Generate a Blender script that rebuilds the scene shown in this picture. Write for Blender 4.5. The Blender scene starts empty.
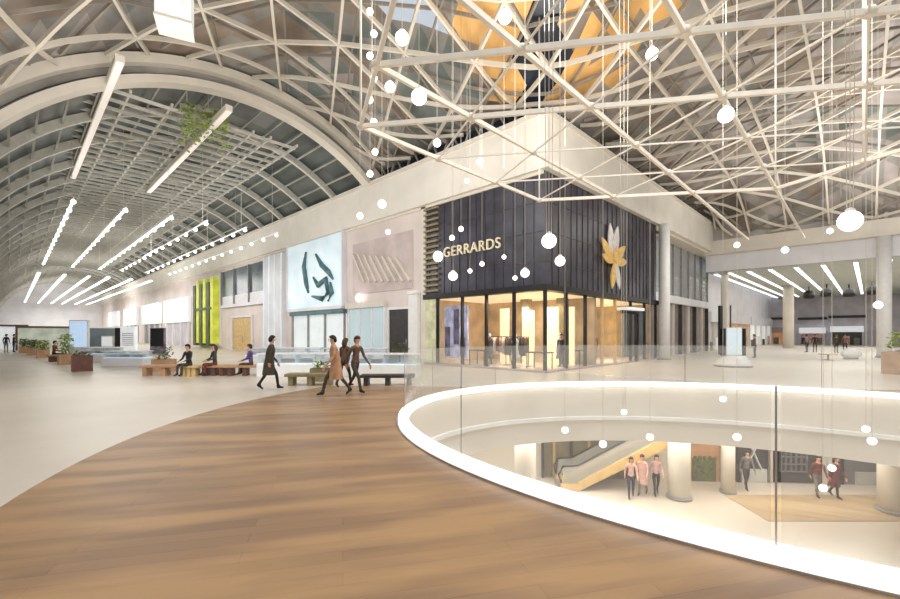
import bpy, bmesh, math, random
from mathutils import Vector, Matrix
random.seed(7)
PI = math.pi
col = bpy.context.scene.collection
F, HOR, EYE = 430.0, 333.0, 1.85          # focal length in px, horizon row, eye height

def at(px, py, Y):                         # point at a known depth
    return Vector(((px-450)/F*Y, Y, EYE-(py-HOR)/F*Y))
def fl(px, py):                            # point on the upper floor
    Y = F*EYE/(py-HOR)
    return Vector(((px-450)/F*Y, Y, 0))

# ------------------------------------------------------------------ wings
C0 = Vector((4.4, 19.9)); U = Vector((-.715, .699)).normalized(); V = Vector((.699, .715)).normalized()
def W(s, t, z=0): return Vector((C0.x+s*U.x+t*V.x, C0.y+s*U.y+t*V.y, z))
def ST(x, y):
    d = Vector((x, y))-C0
    det = U.x*V.y-U.y*V.x
    return ((d.x*V.y-d.y*V.x)/det, (U.x*d.y-U.y*d.x)/det)
ANG_U = math.atan2(U.y, U.x); ANG_V = math.atan2(V.y, V.x)

# ------------------------------------------------------------------ materials
def mat(name, c, rough=.6, metal=0, var=.06, scale=3, emit=None, es=1.0, spec=.5):
    m = bpy.data.materials.new(name); m.use_nodes = True
    nt = m.node_tree; b = nt.nodes['Principled BSDF']
    b.inputs['Roughness'].default_value = rough; b.inputs['Metallic'].default_value = metal
    b.inputs['Specular IOR Level'].default_value = spec
    tc = nt.nodes.new('ShaderNodeTexCoord'); n = nt.nodes.new('ShaderNodeTexNoise'); n.inputs['Scale'].default_value = scale
    n.inputs['Detail'].default_value = 4
    nt.links.new(tc.outputs['Object'], n.inputs['Vector'])
    r = nt.nodes.new('ShaderNodeValToRGB')
    lo = [max(0, x*(1-var*2)) for x in c[:3]]+[1]; hi = [min(1, x*(1+var*2)) for x in c[:3]]+[1]
    r.color_ramp.elements[0].position = .3; r.color_ramp.elements[1].position = .7
    r.color_ramp.elements[0].color = lo; r.color_ramp.elements[1].color = hi
    nt.links.new(n.outputs['Fac'], r.inputs['Fac']); nt.links.new(r.outputs['Color'], b.inputs['Base Color'])
    if emit:
        b.inputs['Emission Color'].default_value = (*emit, 1); b.inputs['Emission Strength'].default_value = es
        m.cycles.emission_sampling = 'NONE'
    return m
def srgb(r, g, b):
    f = lambda v: (v/255/12.92 if v/255 <= .04045 else ((v/255+.055)/1.055)**2.4)
    return (f(r), f(g), f(b))
def glass(name, tint=(.96, .98, .98), haze=.04, refl=1.0):
    m = bpy.data.materials.new(name); m.use_nodes = True; nt = m.node_tree
    nt.nodes.clear()
    o = nt.nodes.new('ShaderNodeOutputMaterial'); tr = nt.nodes.new('ShaderNodeBsdfTransparent'); gl = nt.nodes.new('ShaderNodeBsdfGlossy')
    df = nt.nodes.new('ShaderNodeBsdfDiffuse'); fr = nt.nodes.new('ShaderNodeFresnel'); mx = nt.nodes.new('ShaderNodeMixShader'); mx2 = nt.nodes.new('ShaderNodeMixShader')
    ml = nt.nodes.new('ShaderNodeMath'); ml.operation = 'MULTIPLY'; ml.inputs[1].default_value = refl
    tr.inputs['Color'].default_value = (*tint, 1); gl.inputs['Roughness'].default_value = .02; fr.inputs['IOR'].default_value = 1.45
    df.inputs['Color'].default_value = (.9, .9, .88, 1); mx2.inputs[0].default_value = haze
    L = nt.links.new
    L(tr.outputs[0], mx2.inputs[1]); L(df.outputs[0], mx2.inputs[2]); L(fr.outputs[0], ml.inputs[0])
    ge = nt.nodes.new('ShaderNodeNewGeometry'); iv = nt.nodes.new('ShaderNodeMath'); iv.operation = 'SUBTRACT'; iv.inputs[0].default_value = 1
    m2 = nt.nodes.new('ShaderNodeMath'); m2.operation = 'MULTIPLY'       # only the outer faces of a pane reflect
    L(ge.outputs['Backfacing'], iv.inputs[1]); L(ml.outputs[0], m2.inputs[0]); L(iv.outputs[0], m2.inputs[1]); L(m2.outputs[0], mx.inputs[0])
    L(mx2.outputs[0], mx.inputs[1]); L(gl.outputs[0], mx.inputs[2]); L(mx.outputs[0], o.inputs[0])
    return m
def planks(name, c1, c2, c3, rot, w=.17, ln=2.2, rough=.38):
    m = bpy.data.materials.new(name); m.use_nodes = True; nt = m.node_tree; b = nt.nodes['Principled BSDF']; L = nt.links.new
    tc = nt.nodes.new('ShaderNodeTexCoord'); mp = nt.nodes.new('ShaderNodeMapping'); mp.inputs['Rotation'].default_value = (0, 0, rot)
    L(tc.outputs['Object'], mp.inputs['Vector'])
    br = nt.nodes.new('ShaderNodeTexBrick'); br.inputs['Scale'].default_value = 1; br.inputs['Brick Width'].default_value = ln; br.inputs['Row Height'].default_value = w
    br.inputs['Mortar Size'].default_value = .003; br.inputs['Color1'].default_value = (*c1, 1); br.inputs['Color2'].default_value = (*c2, 1); br.inputs['Mortar'].default_value = (*[x*.55 for x in c1], 1)
    br.inputs['Bias'].default_value = 0; br.offset = .37
    L(mp.outputs[0], br.inputs['Vector'])
    mp2 = nt.nodes.new('ShaderNodeMapping'); mp2.inputs['Scale'].default_value = (.28, 1.5, 1); L(mp.outputs[0], mp2.inputs['Vector'])
    n = nt.nodes.new('ShaderNodeTexNoise'); n.inputs['Scale'].default_value = 1.3; n.inputs['Detail'].default_value = 5; L(mp2.outputs[0], n.inputs['Vector'])
    rp = nt.nodes.new('ShaderNodeValToRGB'); rp.color_ramp.elements[0].position = .42; rp.color_ramp.elements[1].position = .62
    rp.color_ramp.elements[0].color = (0, 0, 0, 1); rp.color_ramp.elements[1].color = (.75, .75, .75, 1); L(n.outputs['Fac'], rp.inputs['Fac'])
    mx = nt.nodes.new('ShaderNodeMixRGB'); L(rp.outputs['Color'], mx.inputs['Fac']); L(br.outputs['Color'], mx.inputs[1]); mx.inputs[2].default_value = (*c3, 1)
    L(mx.outputs[0], b.inputs['Base Color']); b.inputs['Roughness'].default_value = rough; b.inputs['Specular IOR Level'].default_value = .35
    return m

M = {}
def mk(k, *a, **kw): M[k] = mat(k, *a, **kw)
mk('stone', srgb(216, 206, 191), .32, var=.05, scale=.35, spec=.4)
M['wood'] = planks('oak_planks', srgb(158, 125, 95), srgb(140, 111, 86), srgb(188, 150, 106), -math.radians(14))
M['low_wood'] = planks('low_planks', srgb(196, 172, 136), srgb(178, 152, 116), srgb(206, 184, 150), .5)
mk('cream', srgb(226, 219, 206), .6, var=.03, scale=.8)
mk('fascia', srgb(238, 233, 222), .6, var=.03, scale=.6)
mk('pinkwall', srgb(226, 214, 208), .6, var=.05, scale=.4)
mk('white', srgb(240, 240, 238), .5, var=.02)
mk('palewhite', srgb(232, 232, 236), .5, var=.04, scale=.5)
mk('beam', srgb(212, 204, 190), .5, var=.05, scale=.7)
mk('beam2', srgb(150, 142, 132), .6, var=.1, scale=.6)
mk('truss', srgb(232, 225, 212), .45, var=.03)
mk('rib', srgb(205, 203, 194), .5, var=.05)
mk('purlin', srgb(170, 170, 162), .6, var=.12, scale=.5)
mk('p_grey', srgb(150, 147, 142), .5, var=.25, scale=.35)
mk('p_green', srgb(118, 128, 124), .35, var=.25, scale=.35)
mk('p_brown', srgb(150, 136, 122), .5, var=.25, scale=.35)
mk('p_mauve', srgb(176, 168, 164), .5, var=.2, scale=.35)
mk('p_orange', srgb(226, 176, 108), .5, var=.18, scale=.5)  # panel colour brightened to stand in for warm light on them
mk('p_navy', srgb(38, 46, 58), .2, var=.3, scale=.6)
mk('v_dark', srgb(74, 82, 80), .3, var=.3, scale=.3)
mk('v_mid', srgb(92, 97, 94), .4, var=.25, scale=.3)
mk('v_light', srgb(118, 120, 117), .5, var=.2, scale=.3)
M['skyglass'] = glass('sky_glass', (.85, .92, 1), .1)
mk('slate', srgb(62, 62, 74), .35, var=.25, scale=1.2)
mk('slate2', srgb(74, 66, 68), .4, var=.25, scale=2)
mk('black', srgb(26, 24, 24), .4, var=.1)
mk('charcoal', srgb(58, 55, 54), .5, var=.15)
mk('grey', srgb(150, 148, 146), .5, var=.08)
mk('steel', srgb(190, 190, 190), .3, .9, var=.04)
mk('wire', srgb(222, 216, 204), .5, var=.02)
mk('gold', srgb(212, 172, 92), .35, .5, var=.12, scale=4, emit=srgb(232, 196, 120), es=.25)
mk('silver', srgb(206, 200, 196), .35, .3, var=.1, emit=srgb(220, 214, 206), es=.2)
mk('signcream', srgb(226, 214, 184), .5, emit=srgb(226, 214, 184), es=.25)
mk('lamp', (1, .97, .9), .4, var=.01, emit=(1, .95, .86), es=3.2)
mk('led', (1, 1, 1), .4, var=.01, emit=(1, .99, .96), es=1.7)
mk('ledstrip', (1, 1, 1), .4, var=.01, emit=(1, .98, .94), es=2.0)
mk('warmlamp', (1, .9, .7), .4, var=.01, emit=(1, .84, .58), es=2.0)
mk('screenblue', srgb(190, 214, 240), .3, var=.15, scale=6, emit=srgb(186, 212, 244), es=.7)
mk('screenwhite', srgb(236, 240, 242), .3, var=.06, scale=3, emit=srgb(232, 238, 242), es=.4)
mk('screendark', srgb(92, 104, 110), .25, var=.35, scale=.25, emit=srgb(92, 106, 114), es=.1)
mk('bluepanel', srgb(206, 222, 230), .4, var=.1, scale=.5, emit=srgb(206, 224, 232), es=.4)
mk('teal', srgb(84, 120, 126), .5, var=.2, scale=2)
mk('lime', srgb(206, 212, 72), .5, var=.12, scale=1, emit=srgb(206, 212, 72), es=.25)
mk('darkgreen', srgb(84, 98, 56), .6, var=.2, scale=1)
mk('leaf', srgb(160, 178, 82), .55, var=.35, scale=7)
mk('leafdark', srgb(116, 126, 62), .6, var=.35, scale=7)
mk('tan', srgb(216, 184, 124), .5, var=.08)
mk('oak', srgb(190, 148, 110), .5, var=.12, scale=2)
mk('brownbox', srgb(106, 66, 54), .5, var=.15)
mk('olive', srgb(146, 134, 100), .6, var=.12)
mk('warmwall', srgb(208, 186, 156), .6, var=.14, scale=1.0)
mk('warmlight', srgb(246, 222, 176), .5, var=.05, emit=srgb(250, 226, 186), es=.8)
mk('purple', srgb(120, 112, 140), .5, var=.3, scale=2)
mk('violetlit', srgb(170, 172, 196), .4, var=.3, scale=2.5, emit=srgb(170, 172, 204), es=.55)
mk('pinkcloth', srgb(200, 160, 160), .7, var=.25, scale=3)
mk('mauvewall', srgb(178, 160, 156), .6, var=.12, scale=.8)
mk('lilac', srgb(200, 196, 204), .6, var=.1, scale=.6)
mk('orangelit', srgb(222, 168, 118), .6, var=.15, scale=1.5, emit=srgb(222, 168, 118), es=.2)  # shop brightness put into the wall colour as a weak glow
mk('gloss_black', srgb(20, 20, 22), .15, var=.1)
M['glass'] = glass('clear_glass', (.98, .985, .98), .11, .3)
M['shopglass'] = glass('shop_glass', (.9, .9, .9), .02, .8)
M['frost'] = glass('pale_glass', (.9, .95, .96), .3, .6)
SKINS = [mat('skin_a', srgb(206, 158, 128), .6, var=.03), mat('skin_b', srgb(150, 106, 80), .6, var=.03)]

# ------------------------------------------------------------------ mesh builder
FLIP = set()
class MB:
    def __init__(s): s.v = []; s.f = []; s.mi = []; s.cur = 0; s.smooth = []
    def face(s, pts, sm=False):
        n = len(s.v); s.v += [Vector(p) for p in pts]; s.f.append(list(range(n, n+len(pts)))); s.mi.append(s.cur); s.smooth.append(sm)
    def grid(s, rows, closed=False, sm=True, cap=False):
        n = len(s.v); k = len(rows[0])
        for r in rows: s.v += [Vector(p) for p in r]
        for i in range(len(rows)-1):
            for j in range(k if closed else k-1):
                a = n+i*k+j; b = n+i*k+(j+1) % k
                s.f.append([a, b, b+k, a+k]); s.mi.append(s.cur); s.smooth.append(sm)
        if cap:
            s.f.append([n+j for j in range(k)][::-1]); s.mi.append(s.cur); s.smooth.append(False)
            s.f.append([n+(len(rows)-1)*k+j for j in range(k)]); s.mi.append(s.cur); s.smooth.append(False)
        return s
    def hexa(s, p):                         # 8 points: bottom 4 ccw, top 4 ccw
        n = len(s.v); s.v += [Vector(q) for q in p]
        for f in ((3, 2, 1, 0), (4, 5, 6, 7), (0, 1, 5, 4), (1, 2, 6, 5), (2, 3, 7, 6), (3, 0, 4, 7)):
            s.f.append([n+i for i in f]); s.mi.append(s.cur); s.smooth.append(False)
        return s
    def box(s, x0, x1, y0, y1, z0, z1):
        return s.hexa([(x0, y0, z0), (x1, y0, z0), (x1, y1, z0), (x0, y1, z0), (x0, y0, z1), (x1, y0, z1), (x1, y1, z1), (x0, y1, z1)])
    def bev(s, x0, x1, y0, y1, z0, z1, r=.03):   # box with chamfered edges
        bm = bmesh.new(); bmesh.ops.create_cube(bm, size=1)
        for v in bm.verts: v.co = Vector(((x0+x1)/2+v.co.x*(x1-x0), (y0+y1)/2+v.co.y*(y1-y0), (z0+z1)/2+v.co.z*(z1-z0)))
        bmesh.ops.bevel(bm, geom=bm.edges[:], offset=r, segments=2, affect='EDGES', profile=.6)
        n = len(s.v); bm.verts.index_update(); s.v += [v.co.copy() for v in bm.verts]
        for f in bm.faces: s.f.append([n+v.index for v in f.verts]); s.mi.append(s.cur); s.smooth.append(False)
        bm.free(); return s
    def wbox(s, s0, s1, t0, t1, z0, z1):    # box in wing coordinates
        q = [W(s0, t0), W(s0, t1), W(s1, t1), W(s1, t0)]
        return s.hexa([(a.x, a.y, z0) for a in q]+[(a.x, a.y, z1) for a in q])
    def beam(s, p, q, w, h=None):
        p = Vector(p); q = Vector(q); h = h or w; d = (q-p)
        if d.length < 1e-6: return s
        d.normalize(); up = Vector((0, 0, 1))
        if abs(d.z) > .95: up = Vector((1, 0, 0))
        x = d.cross(up).normalized()*w/2; y = d.cross(x).normalized()*h/2
        return s.hexa([p-x-y, p+x-y, p+x+y, p-x+y, q-x-y, q+x-y, q+x+y, q-x+y])
    def tube(s, pts, rad, n=8, cap=True):
        pts = [Vector(p) for p in pts]; rows = []
        if not isinstance(rad, (list, tuple)): rad = [rad]*len(pts)
        for i, p in enumerate(pts):
            d = (pts[min(i+1, len(pts)-1)]-pts[max(i-1, 0)])
            d = d.normalized() if d.length > 1e-9 else Vector((0, 0, 1))
            up = Vector((0, 0, 1)) if abs(d.z) < .9 else Vector((1, 0, 0))
            x = d.cross(up).normalized(); y = d.cross(x).normalized()
            rows.append([p+(x*math.cos(a)+y*math.sin(a))*rad[i] for a in [2*PI*k/n for k in range(n)]])
        return s.grid(rows, True, True, cap)
    def lathe(s, prof, n=16, c=(0, 0, 0)):
        rows = [[(c[0]+r*math.cos(2*PI*k/n), c[1]+r*math.sin(2*PI*k/n), c[2]+z) for k in range(n)] for r, z in prof]
        return s.grid(rows, True, True, True)
    def sphere(s, c, r, n=12, m=8, sx=1, sy=1, sz=1):
        rows = []
        for i in range(m+1):
            a = -PI/2+PI*i/m; rr = max(math.cos(a), .02)
            rows.append([(c[0]+r*sx*rr*math.cos(2*PI*k/n), c[1]+r*sy*rr*math.sin(2*PI*k/n), c[2]+r*sz*math.sin(a)) for k in range(n)])
        return s.grid(rows, True, True, True)
    def build(s, name, mats, parent=None, loc=None, rz=0):
        if parent is not None and parent.name in FLIP:
            s.v = [Vector((-v.x, v.y, v.z)) for v in s.v]
        me = bpy.data.meshes.new(name); me.from_pydata([tuple(v) for v in s.v], [], s.f)
        mats = mats if isinstance(mats, (list, tuple)) else [mats]
        for m in mats: me.materials.append(M[m] if isinstance(m, str) else m)
        for p, i, sm in zip(me.polygons, s.mi, s.smooth): p.material_index = i; p.use_smooth = sm
        me.update()
        bm = bmesh.new(); bm.from_mesh(me); bmesh.ops.recalc_face_normals(bm, faces=bm.faces[:]); bm.to_mesh(me); bm.free()
        o = bpy.data.objects.new(name, me); col.objects.link(o)
        if parent is not None: o.parent = parent
        if loc is not None: o.location = loc; o.rotation_euler = (0, 0, rz)
        return o
def tag(o, label=None, cat=None, group=None, kind=None):
    if label: o['label'] = label
    if cat: o['category'] = cat
    if group: o['group'] = group
    if kind: o['kind'] = kind
    return o
def thing(name, label, cat, loc=(0, 0, 0), rz=0, group=None):
    o = bpy.data.objects.new(name, None); col.objects.link(o); o.location = loc; o.rotation_euler = (0, 0, rz); o.empty_display_size = .2
    return tag(o, label, cat, group)
def struct(o): o['kind'] = 'structure'; return o
def wthing(name, label, cat, s, t, z=0, group=None):   # local x along +s (into left wing), local y along +t ; for left face things
    return thing(name, label, cat, W(s, t, z), ANG_U, group)
# left-facade frame: local x runs along +U, local y points OUT of the wall (towards -V)
# right-facade frame: local x runs along +V, local y points INTO wall... handled with signs below

# ------------------------------------------------------------------ void ellipse
EC = Vector((7.07, 8.40)); EA, EB, ER = 8.45, 6.60, math.radians(-24)
def ell(th, off=0, z=0):
    x = (EA+off)*math.cos(th); y = (EB+off)*math.sin(th)
    return Vector((EC.x+x*math.cos(ER)-y*math.sin(ER), EC.y+x*math.sin(ER)+y*math.cos(ER), z))
NE = 144
TH = [2*PI*k/NE for k in range(NE)]
LOWZ, SOFF = -4.9, -2.0

# floor (stone), with the opening
b = MB()
rings = [(-.0, 0), (4.5, 0), (12, 0), (40, 0), (175, 0)]
b.grid([[ell(t, o, 0) for t in TH] for o, z in rings], True, False)
struct(b.build('floor', 'stone'))
# wood floor zone round the opening
b = MB(); up_, dn = [], []
WC, WR, WY = Vector((6.2, 9.2)), 11.9, 14.75
seg = []
for i in range(241):
    th = 2*PI*i/240
    p = ell(th, .0)
    d = Vector((p.x-EC.x, p.y-EC.y)).normalized()
    # outward ray to radius WR about WC, clipped by the straight edge of the zone
    lo, hi = 0, 30
    for _ in range(40):
        m_ = (lo+hi)/2; q = Vector((p.x, p.y))+d*m_
        if (q-WC).length < WR and (q.x*.06+q.y) < WY: lo = m_
        else: hi = m_
    seg.append((p, Vector((p.x, p.y))+d*lo, lo))
for k in range(240):
    (p, q, l), (p2, q2, l2) = seg[k], seg[k+1]
    if l > .02 or l2 > .02:
        n = 6
        b.hexa([(p.x, p.y, -.004), (p2.x, p2.y, -.004), (q2.x, q2.y, -.004), (q.x, q.y, -.004), (p.x, p.y, .012), (p2.x, p2.y, .012), (q2.x, q2.y, .012), (q.x, q.y, .012)])
tag(struct(b.build('floor_wood_inlay', 'wood')))
# slab edge round the opening
b = MB()
b.grid([[ell(t, .06, -.001) for t in TH], [ell(t, .06, SOFF) for t in TH]], True)
struct(b.build('trim_slab_edge', 'cream'))
b = MB()
b.grid([[ell(t, .06, -1.12) for t in TH], [ell(t, -.05, -1.12) for t in TH], [ell(t, -.05, -1.24) for t in TH], [ell(t, .06, -1.24) for t in TH]], True, False)
struct(b.build('trim_slab_ledge', 'white'))
b = MB(); b.grid([[ell(t, .06, SOFF) for t in TH], [ell(t, 14, SOFF) for t in TH]], True)
struct(b.build('ceiling_lower_level', 'cream'))
# balustrade
bal = thing('balustrade', 'clear curved glass balustrade on a glowing white kerb around the oval opening', 'balustrade', (EC.x, EC.y, 0))
def rel(v, o): return Vector(v)-o.location
b = MB()
b.grid([[rel(ell(t, .02, .012), bal) for t in TH], [rel(ell(t, .02, .10), bal) for t in TH], [rel(ell(t, -.02, .13), bal) for t in TH], [rel(ell(t, -.17, .13), bal) for t in TH],
        [rel(ell(t, -.19, .10), bal) for t in TH], [rel(ell(t, -.19, -.02), bal) for t in TH]], True)
kb = b.build('kerb', 'led', bal); kb['label'] = 'glowing white kerb'
b = MB(); b.grid([[rel(ell(t, .06, .0125), bal) for t in TH], [rel(ell(t, .06, .04), bal) for t in TH], [rel(ell(t, .02, .04), bal) for t in TH]], True, False)
b.build('base_trim', 'steel', bal)
NP = 14; th0 = min([2*PI*k/3600 for k in range(3600)], key=lambda t: (lambda q: abs(450+F*q.x/q.y-775) if .5 < q.y < 6 else 1e9)(ell(t, -.11)))
for k in range(NP):
    a0 = th0+2*PI*k/NP+.004; a1 = th0+2*PI*(k+1)/NP-.004
    ts = [a0+(a1-a0)*i/10 for i in range(11)]
    b = MB()
    b.grid([[rel(ell(t, o, z), bal) for o, z in ((-.10, .125), (-.12, .125), (-.12, 1.42), (-.10, 1.42))] for t in ts], True, False, True)
    b.build('glass_panel', 'glass', bal)
    p = ell(th0+2*PI*k/NP, -.11)
    b = MB(); b.tube([rel((p.x, p.y, .13), bal), rel((p.x, p.y, 1.42), bal)], .008, 6); b.build('joint_seal', 'grey', bal)

# ------------------------------------------------------------------ lower level
b = MB(); b.box(-14, 34, -6, 26, LOWZ-.2, LOWZ); struct(b.build('floor_lower_level', 'stone'))
def lwY(x): return 20.3-.07*(x-4)
LA = math.atan2(-.07, 1)
b = MB(); q0, q1 = (-14, lwY(-14)), (34, lwY(34))
b.hexa([(q0[0], q0[1], LOWZ), (q1[0], q1[1], LOWZ), (q1[0], q1[1]+.3, LOWZ), (q0[0], q0[1]+.3, LOWZ), (q0[0], q0[1], SOFF), (q1[0], q1[1], SOFF), (q1[0], q1[1]+.3, SOFF), (q0[0], q0[1]+.3, SOFF)])
struct(b.build('wall_lower_back', 'cream'))
b = MB(); b.box(11.4, 19.6, 15.4, 17.9, LOWZ+.001, LOWZ+.02); struct(b.build('floor_lower_wood_inlay', 'low_wood'))
for i, (px, Y, r, lab) in enumerate([(525, 17.2, .42, 'broad pale round pillar on the lower level near the escalator foot'), (679, 17.6, .42, 'pale round pillar on the lower level between the walkers and the orange shop'),
                             (728, 18.2, .26, 'slim pale round pillar on the lower level beside the orange shop'), (895, 16.2, .5, 'thick pale round pillar on the lower level past the white shop')]):
    p = at(px, 400, Y)
    t = thing('pillar', lab, 'pillar', (p.x, Y, LOWZ))
    b = MB(); b.lathe([(r, .12), (r, SOFF-LOWZ-.001)], 20); b.build('shaft', 'cream', t)
    b = MB(); b.lathe([(r+.06, .002), (r+.06, .1), (r, .125)], 20); b.build('plinth', 'grey', t)
def low_shop(name, label, x0, x1, sign, interior, fr='charcoal', ztop=2.82, deco=None):
    xm = (x0+x1)/2; t = thing(name, label, 'shop', (xm, lwY(xm)-.02, LOWZ), LA); w = (x1-x0)/2
    b = MB(); b.box(-w, -w+.1, -.25, -.01, .002, ztop); b.box(w-.1, w, -.25, -.01, .002, ztop); b.box(-w+.1, w-.1, -.25, -.01, ztop-.12, ztop); b.build('frame', fr, t)
    b = MB(); b.box(-w+.1, w-.1, -.06, -.01, .002, ztop-.62); b.build('back_panel', interior, t)
    b = MB(); b.bev(-w+.1, w-.1, -.32, -.02, ztop-.6, ztop-.13, .02); b.build('sign_band', sign, t)
    b = MB(); b.box(-w+.12, w-.12, -.22, -.205, .002, ztop-.62); b.build('glass_pane', 'shopglass', t)
    if deco: deco(t, w)
    return t
def deco_a(t, w):
    for k in range(4):
        b = MB(); b.box(-w+.5+k*.8, -w+.62+k*.8, -.2, -.07, .002, 2.2); b.build('display_post', 'black' if k % 2 else 'tan', t)
low_shop('shop_front', 'dark olive shop front on the lower level behind the escalator', 4.3, 8.9, 'olive', 'olive', 'charcoal', 2.82, deco_a)
def deco_b(t, w):
    b = MB(); b.box(-.5, .5, -.19, -.07, .002, .9)
    for k in range(14): b.sphere((-.45+k*.07, -.13, .95+.1*math.sin(k*2)), .1, 6, 5)
    b.build('display_plants', 'leafdark', t)
low_shop('shop_front', 'orange lit shop front with green display on the lower level', 10.8, 12.4, 'orangelit', 'orangelit', 'cream', 2.82, deco_b)
def deco_c(t, w):
    b = MB()
    b.beam((-w+.3, -.16, .5), (-w+1.1, -.16, 2.2), .16, .03); b.beam((-w+1.1, -.16, .5), (-w+.35, -.16, 2.2), .16, .03); b.build('crossed_banner', 'white', t)
    b = MB(); b.box(-w+.2, -w+1.3, -.2, -.08, .002, .6); b.build('display_plinth', 'white', t)
    b = MB()
    for k in range(6): b.box(.1+k*.22, .13+k*.22, -.19, -.07, .5, 2.2)
    for k in range(6): b.box(.08, 1.25, -.19, -.07, .5+k*.33, .53+k*.33)
    b.build('display_grid', 'grey', t)
    b = MB(); b.box(-w+1.42, -w+1.55, -.2, -.07, .002, 2.2); b.build('display_post', 'cream', t)
low_shop('shop_front', 'dark shop front with crossed white banners on the lower level', 13.0, 16.6, 'charcoal', 'charcoal', 'charcoal', 2.82, deco_c)
def deco_d(t, w):
    b = MB(); b.lathe([(.34, 0), (.3, .5), (.02, .52)], 16, (.2, -.17, 1.6)); b.build('display_shade', 'white', t)
    b = MB(); b.box(-w+.2, -w+.55, -.2, -.07, .002, 2.0); b.build('display_post', 'black', t)
    b = MB(); b.box(-.1, w-.2, -.2, -.07, .002, .55); b.build('display_plinth', 'white', t)
low_shop('shop_front', 'white signed shop front on the lower level at the far end', 17.0, 19.4, 'screenwhite', 'grey', 'white', 2.82, deco_d)
# escalator under the slab
es = thing('escalator', 'warm lit escalator climbing under the slab on the lower level', 'escalator', (4.7, 19.05, LOWZ), math.radians(-4)); es.scale = (.92, 1, .84)
b = MB(); b.hexa([(0, -.5, .01), (.7, -.5, .01), (.7, .5, .01), (0, .5, .01), (0, -.5, .12), (.7, -.5, .12), (.7, .5, .12), (0, .5, .12)]); b.build('landing_plate', 'steel', es)
b = MB()
for k in range(13): b.box(.7+k*.33, 1.04+k*.33, -.48, .48, .12+k*.2, .3+k*.2)
b.build('steps', 'olive', es)
for sy in (-.6, .6):
    b = MB(); b.hexa([(.1, sy-.09, .01), (.9, sy-.09, .01), (.9, sy+.09, .01), (.1, sy+.09, .01), (.1, sy-.09, .35), (.9, sy-.09, .35), (.9, sy+.09, .35), (.1, sy+.09, .35)])
    b.hexa([(.9, sy-.09, .01), (5, sy-.09, 2.35), (5, sy+.09, 2.35), (.9, sy+.09, .01), (.9, sy-.09, .45), (5, sy-.09, 2.95), (5, sy+.09, 2.95), (.9, sy+.09, .45)]); b.build('side_skirt', 'tan', es)
    b = MB(); b.face([(.15, sy, .35), (.9, sy, .42), (4.3, sy, 2.5), (4.1, sy, 3.2), (.9, sy, 1.25), (.25, sy, 1.2)]); sg_ = b.build('side_glass', 'frost', es)
    b = MB(); b.tube([(.12, sy, .4), (0, sy, .8), (.2, sy, 1.22), (.9, sy, 1.28), (4.1, sy, 3.25)], .045, 8); b.build('handrail', 'charcoal', sg_)

# ------------------------------------------------------------------ people
def seg_dist(p, a, b_):
    ab = b_-a; t = max(0, min(1, (p-a).dot(ab)/max(ab.length_squared, 1e-9))); return (p-a-ab*t).length
def body_mesh(J, E, R, mats_of, extra):
    names = list(J); idx = {n: i for i, n in enumerate(names)}
    me = bpy.data.meshes.new('tmp'); me.from_pydata([tuple(J[n]) for n in names], [(idx[a], idx[b_]) for a, b_, _ in E], [])
    ob = bpy.data.objects.new('tmp', me); col.objects.link(ob)
    md = ob.modifiers.new('s', 'SKIN'); md.use_smooth_shade = True; md.branch_smoothing = .3
    for n in names:
        sv = me.skin_vertices[0].data[idx[n]]; sv.radius = R[n] if isinstance(R[n], tuple) else (R[n], R[n]); sv.use_root = (n == 'pelvis')
    sb = ob.modifiers.new('d', 'SUBSURF'); sb.levels = 2; sb.render_levels = 2
    dg = bpy.context.evaluated_depsgraph_get(); em = bpy.data.meshes.new_from_object(ob.evaluated_get(dg))
    bpy.data.objects.remove(ob); bpy.data.meshes.remove(me)
    return em
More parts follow.
